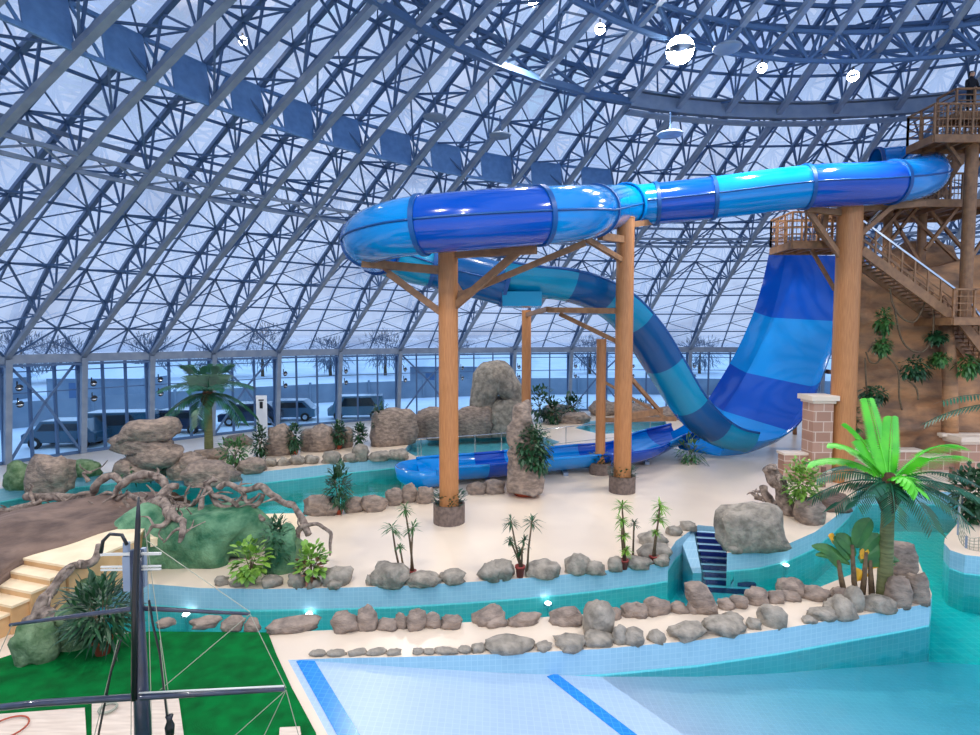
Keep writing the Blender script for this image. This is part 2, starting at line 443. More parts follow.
# crown truss ring
s4_ = s_of_r(15.29 * S)
def fn(m, a, b):
    for ds, off in ((0, 0), (1.0, 0), (.5, -.9), (0, 1.3), (1.0, 1.3)): m.beam(dome(a, s4_ + ds, off), dome(b, s4_ + ds, off), .13)
    c = (a + b) / 2
    for x, y in ((a, c), (b, c)):
        m.beam(dome(x, s4_), dome(y, s4_ + .5, -.9), .1); m.beam(dome(x, s4_ + 1), dome(y, s4_ + .5, -.9), .1)
        m.beam(dome(x, s4_, 1.3), dome(y, s4_), .1); m.beam(dome(x, s4_ + 1, 1.3), dome(y, s4_ + .5, -.9), .1)
ring(allaz, fn, [steeld])
s5_ = s4_ + 4
def fn(m, a, b):
    m.beam(dome(a, s5_), dome(b, s5_), .15); m.beam(dome(a, s5_, 1.3), dome(b, s5_), .1)
ring(allaz, fn, [steeld])
# glass skin
m = MB(); aza = []
for i in range(I0, I1):
    aza += [AZ(i), (AZ(i) + AZ(i + 1)) / 2]
aza.append(AZ(I1)); ks = 16
for a in aza:
    for k in range(ks + 1): m.v.append(dome(a, 36.5 * k / ks, depth(36.5 * k / ks) + .12))
for j in range(len(aza) - 1):
    for k in range(ks):
        a = j * (ks + 1) + k; m.f.append([a, a + 1, a + ks + 2, a + ks + 1]); m.mi.append(0)
m.keep = True
struct(m.build('ceiling', dglass))
# glazed wall under the ring beam: one window per bay
wn = 1
for i in range(I0, I1):
    a0, a1 = AZ(i), AZ(i + 1)
    def wp(t, h, off=.8):
        p = dome(a0, 0).lerp(dome(a1, 0), t); am = a0 + (a1 - a0) * t
        return V((p.x + off * sin(am), p.y + off * cos(am), h))
    m = MB(); m.add([wp(0, GL), wp(1, GL), wp(1, HB), wp(0, HB)], [(0, 1, 2, 3)])
    pane = struct(m.build('window_%d' % wn, wglass)); pane.location = pane.location
    fr_ = MB()
    for t in (1 / 3, 2 / 3): fr_.beam(wp(t, GL), wp(t, HB), .12, .16)
    for h in (GL + .1, GL + 3.9, GL + 5.1): fr_.beam(wp(0, h), wp(1, h), .06 if h > 0 else .2)
    if i % 3 == 0:
        fr_.beam(wp(0, GL, .5), wp(.5, 2.2, .5), .12); fr_.beam(wp(1, GL, .5), wp(.5, 2.2, .5), .12); fr_.beam(wp(.5, 2.2, .5), wp(0, HB, .5), .12); fr_.beam(wp(.5, 2.2, .5), wp(1, HB, .5), .12)
    me_o = fr_.build('window_frame', steeld, pane)
    wn += 1

# ================================================================ FLOOR, POOLS
def pl(lst, h=0.0): return [tuple(G(x, y, h).xy) for x, y in lst]
H1 = pl([(70, 590), (150, 584), (200, 588), (260, 589), (330, 588), (400, 586), (470, 582), (540, 577), (600, 571), (650, 565), (668, 562), (668, 553), (676, 541), (698, 525), (728, 528), (727, 553), (760, 550), (790, 543), (815, 532), (835, 517), (850, 503), (858, 491), (905, 491), (960, 492), (961, 505), (957, 524), (945, 538), (944, 543), (950, 550), (965, 555), (985, 557)])
H1 += [(14.5, 14.6), (19.0, 14.2), (24.0, 12.0), (24, 3.0)]
e0 = V(G(288, 660).xy); e1 = V(G(328, 735).xy); ed = (e1 - e0).normalized(); en = V((-ed.y, ed.x))
if en.x < 0: en = -en
H1 += [tuple(e0 + ed * ((e0.y - 3.0) / -ed.y)), tuple(e1), tuple(e0)]
PEN = [(340, 658), (400, 657), (500, 654), (600, 649), (700, 640), (780, 629), (850, 617), (905, 608), (930, 603), (932, 594), (918, 560), (905, 546), (885, 556), (862, 570), (820, 587), (780, 596), (740, 601), (700, 607), (640, 611), (600, 613), (560, 616), (500, 620), (440, 624), (380, 628), (330, 630), (270, 633), (160, 632), (70, 634)]
H1 += pl(PEN)
H2 = pl([(-60, 498), (0, 489), (70, 476), (130, 470), (215, 477), (330, 464), (400, 457), (424, 470), (428, 487), (418, 497), (380, 503), (330, 512), (290, 519), (230, 514), (150, 506), (60, 508), (0, 512), (-60, 520)])
H3 = pl([(404, 450), (412, 441), (450, 437), (500, 435), (545, 437), (560, 442), (545, 448), (500, 452), (450, 455), (415, 456)])
H4 = pl([(575, 428), (590, 421), (630, 418), (665, 420), (668, 427), (640, 432), (600, 434)])
def floor_mesh():
    outer = [(DC.x + 38.5 * cos(t), DC.y + 38.5 * sin(t)) for t in [2 * pi * i / 72 for i in range(72)]]
    loops = [outer, H1, H2, H3, H4]
    tri = tessellate_polygon([[V((p[0], p[1], 0)) for p in l] for l in loops])
    flat = [p for l in loops for p in l]
    m = MB(); vs = [V((p[0], p[1], 0)) for p in flat]; fs = []
    for a, b, c in tri:
        A = (vs[b] - vs[a]).cross(vs[c] - vs[a]).z
        fs.append((a, b, c) if A > 0 else (a, c, b))
    m.add(vs, fs)
    m.m = 1
    for l, dp in ((H1, -2.0), (H2, -1.7), (H3, -.5), (H4, -.5)):
      n = len(l); ar = sum(l[i][0] * l[(i + 1) % n][1] - l[(i + 1) % n][0] * l[i][1] for i in range(n))
      for mi_, za, zb_ in ((1, 0, -.5 if dp < -1 else dp), (2, -.5, dp)):
        if za == -.5 and dp > -1: continue
        m.m = mi_
        vv = [V((p[0], p[1], za)) for p in l] + [V((p[0], p[1], zb_)) for p in l]
        m.add(vv, [((i, (i + 1) % n, n + (i + 1) % n, n + i) if ar > 0 else (i, n + i, n + (i + 1) % n, (i + 1) % n)) for i in range(n)])
    m.m = 0
    k = 72; vv = []
    for t in range(k):
        a = 2 * pi * t / k
        for r, h in ((38.5, 0), (43, -.55), (48.1, GL)): vv.append(V((DC.x + r * cos(a), DC.y + r * sin(a), h)))
    ff = []
    for t in range(k):
        u = (t + 1) % k
        for q in range(2): ff.append((t * 3 + q, t * 3 + q + 1, u * 3 + q + 1, u * 3 + q))
    m.add(vv, ff)
    m.keep = True
    return struct(m.build('floor', [sand, tile, bedw]))
floor_mesh()
# beds
def slab(name, poly, z0, z1, mats, label=None, cat=None, kind='structure', smooth=False):
    m = MB(); m.prism(poly, z0, z1); m.keep = True
    o = m.build(name, mats)
    if kind: o['kind'] = kind
    if label: o['label'] = label; o['category'] = cat
    return o
def grow(poly, d):
    n = len(poly); ar = sum(poly[i][0] * poly[(i + 1) % n][1] - poly[(i + 1) % n][0] * poly[i][1] for i in range(n)); sg = 1 if ar > 0 else -1
    out = []
    for i in range(n):
        a = V(poly[i - 1]); b = V(poly[(i + 1) % n]); t = (b - a)
        if t.length < 1e-6: t = V((1, 0))
        t.normalize(); nn = V((t.y, -t.x)) * sg; out.append(tuple(V(poly[i]) + nn * d))
    return out
WL = -.55
hp = [tuple(DC.xy + V((38 * cos(2 * pi * i / 48), 38 * sin(2 * pi * i / 48)))) for i in range(48)]
slab('river_bed', hp, -2.1, -1.6, bedm)
slab('shallow_pool_bed', H3, -.5, -.38, tile); slab('round_pool_bed', H4, -.5, -.38, tile)
# sloping beach floor of the wave pool
def hb_(p):
    d = (V(p) - e0).dot(en)
    return -max(0, d) * .108
beach = [tuple(e0), tuple(e1), tuple(e0 + ed * ((e0.y - 3.0) / -ed.y)), (24, 3), (24, 12.9)] + pl([(930, 603), (905, 608), (850, 617), (780, 629), (700, 640), (600, 649), (500, 654), (400, 657), (340, 658)])
m = MB()
tri = tessellate_polygon([[V((*p, 0)) for p in beach]])
m.prism(beach, lambda p: hb_(p) - .3, hb_); m.keep = True; struct(m.build('beach_slope', beachm))
def stripe_(d0, d1, nm):
    a = e0 + en * d0 + ed * .12; b = a + ed * 8.5; c = b + en * (d1 - d0); d = a + en * (d1 - d0)
    q = [tuple(a), tuple(b), tuple(c), tuple(d)]
    m = MB(); m.prism(q, lambda p: hb_(p) - .05, lambda p: hb_(p) + .012); m.keep = True
    struct(m.build(nm, stripe))
stripe_(.12, .42, 'trim_beach_stripe')
g2 = (V(G(547, 677, -.45).xy) - e0); d2 = g2.dot(en); 
a_ = g2.dot(ed)
aa = e0 + en * d2 + ed * a_; q = [tuple(aa), tuple(aa + ed * 7), tuple(aa + ed * 7 + en * .24), tuple(aa + en * .24)]
m = MB(); m.prism(q, lambda p: hb_(p) - .05, lambda p: hb_(p) + .012); m.keep = True; struct(m.build('trim_depth_stripe', stripe))
# water
def water(name, poly, z0, z1, mt, label):
    m = MB(); m.prism(poly, z0, z1); m.keep = True
    return tag(m.build(name, mt), label, 'water', None, 'stuff')
# split the joined basin at the tip of the peninsula: river above, wave pool below
RIV = pl([(70, 590), (150, 584), (200, 588), (260, 589), (330, 588), (400, 586), (470, 582), (540, 577), (600, 571), (650, 565), (668, 562), (668, 553), (676, 541), (698, 525), (728, 528), (727, 553), (760, 550), (790, 543), (815, 532), (835, 517), (850, 503), (858, 491), (905, 491), (960, 492), (961, 505), (957, 524), (945, 538), (944, 543)]) + pl([(932, 594), (918, 560), (905, 546), (885, 556), (862, 570), (820, 587), (780, 596), (740, 601), (700, 607), (640, 611), (600, 613), (560, 616), (500, 620), (440, 624), (380, 628), (330, 630), (270, 633), (160, 632), (70, 634)])
WAV = pl([(944, 543), (950, 550), (965, 555), (985, 557)]) + [(14.5, 14.6), (19.0, 14.2), (24.0, 12.0), (24, 3.0)] + [tuple(e0 + ed * ((e0.y - 3.0) / -ed.y)), tuple(e1), tuple(e0)] + pl(PEN[:10])
water('pool_water', grow(H1, .12), -1.9, WL, river_w, 'turquoise water of the front channel and wave pool')
water('channel_water', grow(H2, .12), -1.9, WL, river_w, 'turquoise water of the back channel ahead of the slide run-out')
water('shallow_pool_water', grow(H3, .1), -.45, -.12, river_w, 'shallow clear pool behind the railing')
water('round_pool_water', grow(H4, .1), -.45, -.12, river_w, 'small pool behind the blue run-out on the right')
# stair into the river
st = thing('pool_steps', 'navy and pale striped tiled steps descending into the turquoise channel', 'steps', G(713, 527, -1))
tl, tr_ = V(G(694, 527).xy), V(G(728, 529).xy)
for k in range(9):
    y = -.11 * (k + 1); dz = -.24 * k
    p0 = tl + V((-.05 * k, dz)); p1 = tr_ + V((-.01, dz))
    m = MB(); m.prism([tuple(p0 + V((0, -.24))), tuple(p1 + V((0, -.24))), tuple(p1), tuple(p0)], -1.6, y); m.build('step', tile, st)
    m = MB(); m.prism([tuple(p0 + V((0, -.245))), tuple(p1 + V((0, -.245))), tuple(p1 + V((0, -.15))), tuple(p0 + V((0, -.15)))], y - .1, y + .008); m.build('nosing_band', navy, st)
m = MB(); m.prism([tuple(tl + V((-.75, -2.0))), tuple(tl + V((-.5, -2.0))), tuple(tl + V((-.02, .05))), tuple(tl + V((-.6, -.5)))], -1.6, lambda p: -.02 - (tl.y - p[1]) * .3); m.build('wing_wall', tile, st)
# turf
TURF = pl([(60, 641), (150, 633), (268, 634), (276, 655), (292, 690), (316, 735)]) + [(-1.9, 6.4), (-1.6, 5.0), (-16, 5.0), (-16, 12.0)] + pl([(-50, 668), (0, 660)])
m = MB(); m.prism(TURF, .002, .035); m.keep = True
tag(m.build('turf', turf), 'bright green artificial turf between the steps and the wave pool', 'turf', None, 'stuff')

# ================================================================ ROCKS
def rock_mb(c, w, d, h, seed, rough=.22, boxy=0, tilt=0, sub=3, rz=None, lean=0):
    import bmesh
    rnd = random.Random(seed); bm = bmesh.new(); bmesh.ops.create_icosphere(bm, subdivisions=sub, radius=1)
    off = V((rnd.uniform(-50, 50), rnd.uniform(-50, 50), rnd.uniform(-50, 50))); rz = rnd.uniform(-.35, .35) if rz is None else rz
    R = Matrix.Rotation(rz, 3, 'Z') @ Matrix.Rotation(tilt, 3, 'Y'); m = MB(); vs = []
    for v in bm.verts:
        p = v.co.copy()
        if boxy:
            k = max(abs(p.x), abs(p.y), abs(p.z)); p = p.lerp(p / k * .85, boxy)
        n1 = noise.noise(p * 1.1 + off); n2 = noise.noise(p * 2.7 + off); n3 = noise.noise(p * 6 + off); n1 += .45 - 1.3 * abs(noise.noise(p * 1.5 - off)) ; n2 += .3 - 1.2 * abs(noise.noise(p * 3.4 - off))
        p = p * (1 + rough * (1.5 * n1 + .6 * n2 + .25 * n3))
        p = V((p.x * w / 2, p.y * d / 2, p.z * h * .62))
        p = R @ p; vs.append(p)
    zs = [p.z for p in vs]; top = max(zs); 
    for p in vs:
        p.z += h - top
        if p.z < -.04: p.z = -.04
        p.x += lean * p.z
    m.add([V(c) + p for p in vs], [[v.index for v in f.verts] for f in bm.faces]); bm.free()
    return m
RN = [0]
def rock(px0, px1, y0, y1, label, mt=None, h0=0.0, rough=.22, boxy=0.25, tilt=0, deep=.8, group=None, name='rock', lean=0, cat='rock', zb=None):
    """stone seen between px0..px1, top y0, foot y1"""
    RN[0] += 1
    c = G((px0 + px1) / 2, y1, h0) if zb is None else P((px0 + px1) / 2, y1, zb)
    sc = c.y / F; w = (px1 - px0) * sc * 1.04; d = max(.18, min(w, 2.0 * (y1 - y0) * sc) * deep); cc_ = c + V((0, d * .42, 0)); h = P((px0 + px1) / 2, y0, cc_.y).z - c.z + .03
    h = max(.08, h * .86); w *= .94; d *= .9
    c = c + V((0, d * .42, 0)) ; c.x *= (c.y / (c.y - d * .2))**0
    m = rock_mb(c, w, d, h, 100 + RN[0], rough, boxy, tilt, 3, None, lean)
    o = m.build(name, mt or stone, None, smooth=True)
    return tag(o, label, cat, group)
def row(lst, where, group, mt=None, lab='grey', **kw):
    lst = sorted(lst, key=lambda r: r[0] + r[1])
    for i, r in enumerate(lst):
        w, h = r[1] - r[0], r[3] - r[2]
        sh = 'tall upright' if h > w * 1.1 else ('large rounded' if w > 30 else ('long low' if w > 2.6 * h else ('small' if w < 17 else 'rounded')))
        ex = r[4] if len(r) > 4 else {}
        k = dict(kw); k.update(ex)
        rock(*r[:4], '%s %s stone, %s from left, %s' % (sh, lab, ORD[i], where), mt=k.pop('mt', mt), group=group, **k)
far_bank = [(213, 227, 575, 586), (227, 253, 579, 587), (259, 280, 575, 588), (285, 305, 571, 588), (305, 320, 579, 588), (320, 350, 565, 587), (326, 342, 579, 589), (365, 372, 574, 586), (370, 408, 560, 588), (403, 440, 570, 587), (440, 467, 569, 584), (478, 503, 560, 582), (488, 515, 556, 580), (526, 562, 558, 578), (565, 592, 551, 574, dict(tilt=-.4)), (583, 607, 558, 574), (608, 624, 555, 571), (627, 654, 556, 569), (654, 671, 554, 566)]
row(far_bank, 'far bank of front channel', 'stones on the far bank of the front channel')
near_bank = [(153, 173, 618, 627), (187, 216, 617, 629), (218, 241, 615, 632), (241, 258, 616, 632), (262, 318, 617, 633), (328, 357, 610, 634), (354, 376, 602, 631), (375, 397, 617, 631), (394, 408, 612, 629), (406, 426, 605, 631), (423, 442, 611, 629), (440, 462, 614, 630), (470, 505, 602, 626, dict(tilt=-.35)), (483, 508, 616, 628), (508, 542, 613, 626), (549, 585, 605, 626, dict(tilt=-.3)), (608, 622, 606, 620), (621, 651, 603, 618), (636, 650, 603, 617), (646, 672, 594, 616), (671, 690, 602, 614), (688, 704, 601, 614), (720, 738, 599, 610), (731, 750, 594, 609), (748, 772, 586, 606), (769, 787, 589, 604), (783, 803, 590, 602), (781, 808, 575, 598), (806, 834, 585, 601), (834, 852, 586, 600)]
row(near_bank, 'channel side of sandy spit', 'stones on the channel side of the spit', stoneb, 'brown-grey')
edge = [(308, 326, 651, 657), (326, 345, 650, 657), (347, 366, 649, 656), (366, 385, 649, 656), (386, 402, 650, 656), (412, 423, 648, 655), (423, 435, 650, 655), (434, 458, 648, 655), (458, 471, 647, 654), (470, 486, 643, 653), (484, 534, 637, 654), (535, 553, 642, 651), (554, 587, 634, 651), (584, 616, 631, 648), (614, 628, 622, 645), (624, 647, 628, 646), (649, 667, 629, 643), (672, 711, 623, 641), (704, 750, 618, 637), (724, 746, 612, 626), (748, 764, 618, 630), (762, 791, 604, 628), (803, 819, 616, 624), (811, 843, 607, 621), (831, 864, 594, 619), (866, 901, 593, 613)]
row(edge, 'above wave pool wall', 'stones above the wave pool wall')
rock(583, 617, 595, 638, 'tall pointed grey stone standing on flat slabs at the middle of the spit', boxy=.1, rough=.15)
rock(694, 723, 577, 615, 'leaning brown upright stone on the spit below the striped pool steps', mt=stoneb, lean=-.35, boxy=.4, rough=.12)
rock(848, 868, 583, 613, 'narrow upright stone between rounded boulders under the banana plant', boxy=.1, rough=.12)
rock(891, 916, 571, 608, 'pale brown boulder right of the palm trunk at the spit end', mt=stoneb)
rock(910, 933, 566, 605, 'rightmost boulder on the tip of the spit', mt=stoneb)
rock(889, 921, 537, 576, 'square-topped rough block behind the palm trunk on the spit', mt=stoneb, boxy=.8, rough=.1)
rock(722, 795, 496, 552, 'huge grey-green boulder beside the striped pool steps', boxy=.5, rough=.16, deep=.6)
rock(728, 744, 543, 553, 'small flat stone at the foot of the huge boulder')
inlet = [(641, 672, 542, 562), (641, 669, 530, 546), (668, 683, 525, 536), (681, 699, 521, 531)]
row(inlet, 'beside striped pool steps', 'stones beside the pool steps')
rock(800, 830, 492, 525, 'striated brown rock around the small cave at the channel edge', mt=stoneb, boxy=.3)
rock(822, 852, 487, 512, 'dark rock overhanging the channel under the brick coping', mt=soil, boxy=.4)
back_near = [(300, 332, 493, 516), (318, 338, 501, 516), (342, 362, 495, 513), (360, 384, 492, 512), (384, 402, 486, 506), (398, 418, 480, 503), (416, 434, 484, 504), (466, 486, 480, 495), (484, 506, 478, 494)]
row(back_near, 'near bank of back channel', 'stones on the near bank of the back channel', stoneb, 'brown')
back_far = [(262, 275, 457, 467), (275, 288, 456, 466), (288, 303, 454, 465), (303, 318, 454, 464), (320, 339, 450, 464), (343, 357, 452, 462), (352, 368, 442, 461), (368, 390, 450, 461), (388, 408, 448, 460)]
row(back_far, 'far bank of back channel', 'stones on the far bank of the back channel')
rock(264, 293, 419, 456, 'dark upright boulder left of a potted shrub behind the back channel', mt=stoneb)
rock(298, 332, 419, 452, 'broad brown boulder with a green shrub before it', mt=stoneb)
rock(326, 352, 424, 448, 'brown boulder behind the low shrubs near the teal pool', mt=stoneb)
rock(366, 416, 401, 446, 'large pale cliff-like rock block with an orange pot in front', mt=stoneb, boxy=.7, rough=.14)
rock(408, 456, 402, 440, 'wide pale rock, second in the artificial rock wall', mt=stoneb, boxy=.4, deep=.5)
rock(450, 492, 400, 438, 'rounded rock behind the tall orange column in the rock wall', mt=stoneb, boxy=.4, deep=.5)
rock(476, 524, 388, 437, 'wide base boulder under the arched rock', mt=stone, boxy=.4)
m = MB(); az_ = cr([P(484, 425, 33.5), P(482, 400, 33.5), P(487, 382, 33.5), P(498, 376, 33.6), P(509, 388, 33.8), P(518, 408, 34), P(522, 436, 34)], 6)
m.path(az_, [.6 + .28 * sin(pi * i / (len(az_) - 1)) for i in range(len(az_))], 14)
for v in m.v: v += noise.noise_vector(v * .9) * .3 + noise.noise_vector(v * 2.5) * .1
tag(m.build('arched_rock', stone, None, True), 'tall grey arched rock rising above the rock wall', 'rock')
# left sculpted rocks
rock(20, 63, 447, 494, 'knobbly brown boulder at the far left in front of the glass', mt=stoneb, rough=.3)
rock(0, 26, 456, 490, 'low dark mossy rock at the left edge before the window', mt=moss)
rock(58, 96, 456, 477, 'low flat mossy rock between two sculpted boulders', mt=moss, deep=.5)
stk_ = [(116, 172, 422, 440, .35), (110, 166, 436, 452, -.3), (120, 178, 449, 466, .2), (112, 160, 462, 480, 0)]
t = thing('stacked_rock', 'layered brown sculpted rock of stacked slabs at the back channel', 'rock', G(144, 480))
for i, (a, b, y0, y1, ln) in enumerate(stk_):
    zz = G(144, 480).y; c = P((a + b) / 2, y1, zz); sc = zz / F
    mm = rock_mb(c + V((0, .4, 0)), (b - a) * sc, 1.7, (y1 - y0) * sc * 1.25, 900 + i, .16, .4, .12 * (1 if i % 2 else -1)); mm.build('slab', stoneb, t, True)
t = [(165, 200, 448, 480), (178, 232, 456, 486), (190, 222, 446, 462)]
for (a, b, y0, y1), lb in zip(t, ['brown boulder directly right of the layered slab rock', 'long smooth brown rock sloping into the back channel', 'brown rock under the tall palm behind the channel']): rock(a, b, y0, y1, lb, mt=stoneb, rough=.25)
rock(232, 262, 456, 474, 'low brown rock with a bush at the far bank', mt=stoneb)
# small rocks behind the run-out, before the glass
for i, (a, b, y0, y1) in enumerate([(500, 530, 410, 424), (545, 575, 402, 420), (592, 625, 398, 416), (630, 655, 400, 417), (655, 690, 404, 420), (220, 250, 432, 446), (560, 590, 410, 424)]):
    rock(a, b, y0, y1, '%s low rock at the foot of the far glass wall, %s from the left' % ('brown', ORD[[1, 2, 4, 5, 6, 0, 3][i]]), mt=stoneb, group='low rocks before the far glass wall')
# mossy rocks by the steps and the green grotto
rock(10, 46, 618, 668, 'mossy green-grey rock at the foot of the cream steps', mt=moss, rough=.3)
rock(40, 92, 590, 652, 'mossy rock mound under the grey roots', mt=moss, rough=.35, deep=.6)
rock(55, 100, 562, 610, 'moss-covered rock behind the potted yucca', mt=moss, rough=.3, deep=.5)
def grotto(px0, px1, y0, y1, label, seed, z, rough=.2, deep=.6, mt=None):
    sc = z / F; c = P((px0 + px1) / 2, y1, z); w = (px1 - px0) * sc
    m = rock_mb(c, w, w * deep, (y1 - y0) * sc, seed, rough, .2, 0, 4)
    return tag(m.build('painted_rock', mt or greenrock, None, True), label, 'rock')
t = thing('grotto_rock', 'huge green painted rock arching over the channel under driftwood', 'rock', G(200, 582))
pth = cr([P(112, 572, 14.4), P(135, 546, 14.6), P(165, 541, 14.8), P(200, 541, 14.9), P(228, 531, 15), P(245, 535, 15.1), P(258, 548, 15.1)], 5)
m = MB(); k = len(pth)
m.path(pth, [.35 + .62 * sin(pi * min(1, .15 + .85 * i / (k - 1))) ** .7 for i in range(k)], 22)
for v in m.v: v += noise.noise_vector(v * 1.1) * .3 + noise.noise_vector(v * 3) * .08
o = m.build('rock_body', greenrock, t, True)
md = o.modifiers.new('s', 'SUBSURF'); md.levels = 1; md.render_levels = 1
m = MB(); m.box(P(210, 575, 14.9) + V((0, .3, .1)), (2.2, .4, .8)); m.build('painted_cave_shade', shade_m, t)  # dark box painted as the shade under the rock arch
rock(262, 296, 515, 575, 'dark green rounded rock right of the grotto with a terracotta pot before it', mt=greenrock, deep=.6)
rock(283, 305, 532, 572, 'small pale green rock behind the red-leaved plant', mt=moss, deep=.6)

# soil bank behind the steps
lo = cr([G(x, y, .15) for x, y in ((-60, 520), (0, 512), (60, 507), (110, 503), (150, 503), (190, 505))], 4)
hi = cr([G(x, y, 1.08) for x, y in ((-60, 590), (-10, 575), (22, 557), (70, 543), (108, 530), (150, 522))], 4)
m = MB(); nn = min(len(lo), len(hi)); R_ = 10
for i in range(nn):
    for j in range(R_ + 1):
        t = j / R_; p = lo[i].lerp(hi[i], t); p.z = .15 + .93 * min(1, (sin(t * pi * .5)) * 1.05) + .3 * sin(pi * t) * (1 if 0 < j < R_ else 0)
        if 0 < j < R_: p += noise.noise_vector(p * .8) * .25
        m.v.append(p)
    m.v.append(V((hi[i].x, hi[i].y - .1, -.02))); m.v.append(V((lo[i].x, lo[i].y, -.02)))
W_ = R_ + 3
for i in range(nn - 1):
    for j in range(R_ + 2): m.f.append([i * W_ + j, i * W_ + j + 1, (i + 1) * W_ + j + 1, (i + 1) * W_ + j]); m.mi.append(0)
tag(m.build('soil_bank', soil, None, True), 'brown sculpted earth bank behind the cream steps', 'bank')

# cream steps and landing
sd = V((1.33, -.43)).normalized(); dn = V((-.31, -.95)).normalized()
t0 = V(G(68, 566, 1.05).xy); stp = thing('garden_steps', 'cream steps with tan risers leading down to the turf', 'steps', (t0.x, t0.y, 0))
for k in range(7):
    h = 1.05 - .15 * k
    a = t0 + dn * (.33 * (k - 1)) + sd * (-.06 * k); b = a - sd * (1.45 + .5 * k + (1.5 if k > 2 else 0))
    back = a if k else a
    if k == 0:
        poly = [tuple(t0), tuple(t0 - sd * 1.45), tuple(G(60, 545, 1.05).xy), tuple(G(112, 528, 1.05).xy), tuple(G(150, 522, 1.05).xy), tuple(G(135, 540, 1.05).xy), tuple(G(98, 556, 1.05).xy)]
    else: poly = [tuple(a + dn * .33), tuple(b + dn * .33), tuple(b), tuple(a)]
    m = MB(); m.prism(poly, h - .05, h); m.build('tread' if k else 'landing', cream, stp)
    q = [tuple(V(p) * 1.0) for p in poly]
    c = sum((V(p) for p in q), V((0, 0))) / len(q); q = [tuple(c + (V(p) - c) * .985) for p in q]
    m = MB(); m.prism(q, .0, h - .05); m.build('riser', riser, stp)
m = MB(); m.prism([tuple(G(150, 522, 1.05).xy), tuple(G(150, 534, 1.05).xy), tuple(G(215, 527, .7).xy), tuple(G(300, 534, .05).xy), tuple(G(300, 520, .05).xy), tuple(G(210, 519, .7).xy)], lambda p: max(.02, 1.0 - .27 * max(0, p[0] + 9)) - .02 * 0 - .15 * (p[0] < -4.8), lambda p: max(.06, 1.05 - .27 * max(0, p[0] + 9)))
m.build('ramp', cream, stp)

# ================================================================ DRIFTWOOD
def rv(r): 
    return V((r.gauss(0, 1), r.gauss(0, 1), r.gauss(0, 1))).normalized()
def branch(m, pts, r0, r1, n=9, wob=.11):
    q = cr(pts, 6); k = len(q)
    q = [p + noise.noise_vector(p * 2.3) * wob for p in q]
    m.path(q, [(r0 + (r1 - r0) * i / (k - 1)) * (1 + .5 * noise.noise(q[i] * 3.3)) for i in range(k)], n)
def drift(name, label, base, lst):
    t = thing(name, label, 'driftwood', base)
    for i, (pts, r0, r1) in enumerate(lst):
        m = MB(); W = [P(*p) for p in pts]; branch(m, W, r0 * .85, r1 * .85); rd = random.Random(i * 7 + int(base.x * 10))
        for q_ in range(2 + int(r0 > .1) * 2):
            j = rd.randrange(len(W) - 1); a = W[j].lerp(W[j + 1], rd.random()); dv = rv(rd); dv.z = abs(dv.z) * .8 - .15; ln = rd.uniform(.25, .75)
            branch(m, [a, a + dv * ln * .5 + rv(rd) * .08, a + dv * ln + rv(rd) * .15], r1 * .55 + .01, .012, 6, .04)
        m.build('trunk' if i == 0 else 'branch', bark, t, True)
    return t
drift('driftwood', 'long grey driftwood log lying across the earth bank at left', G(60, 520), [
    ([(28, 497, 17.2), (50, 496, 17), (75, 499, 16.8), (92, 494, 16.7), (100, 482, 16.6), (112, 476, 16.6), (125, 486, 16.5)], .17, .11),
    ([(0, 512, 17), (20, 508, 16.8), (40, 506, 16.6), (54, 514, 16.4)], .13, .06),
    ([(0, 540, 16), (12, 520, 16.2), (24, 510, 16.4), (42, 500, 16.6)], .09, .08),
    ([(18, 538, 15.6), (24, 522, 16), (30, 508, 16.6)], .12, .07), ([(88, 482, 16.6), (85, 474, 16.6), (92, 472, 16.5)], .07, .04), ([(100, 512, 15.9), (108, 506, 16), (120, 510, 15.6), (134, 518, 15.2)], .1, .09),
    ([(0, 566, 15), (6, 552, 15.3), (16, 546, 15.6), (22, 530, 16)], .1, .06), ([(60, 498, 16.8), (66, 508, 16.5), (58, 518, 16.2)], .08, .05), ([(34, 508, 16.5), (30, 494, 16.9), (32, 486, 17)], .07, .03), ([(95, 512, 16.1), (94, 500, 16.5), (110, 492, 16.4), (122, 502, 16), (134, 514, 15.4)], .05, .07)])
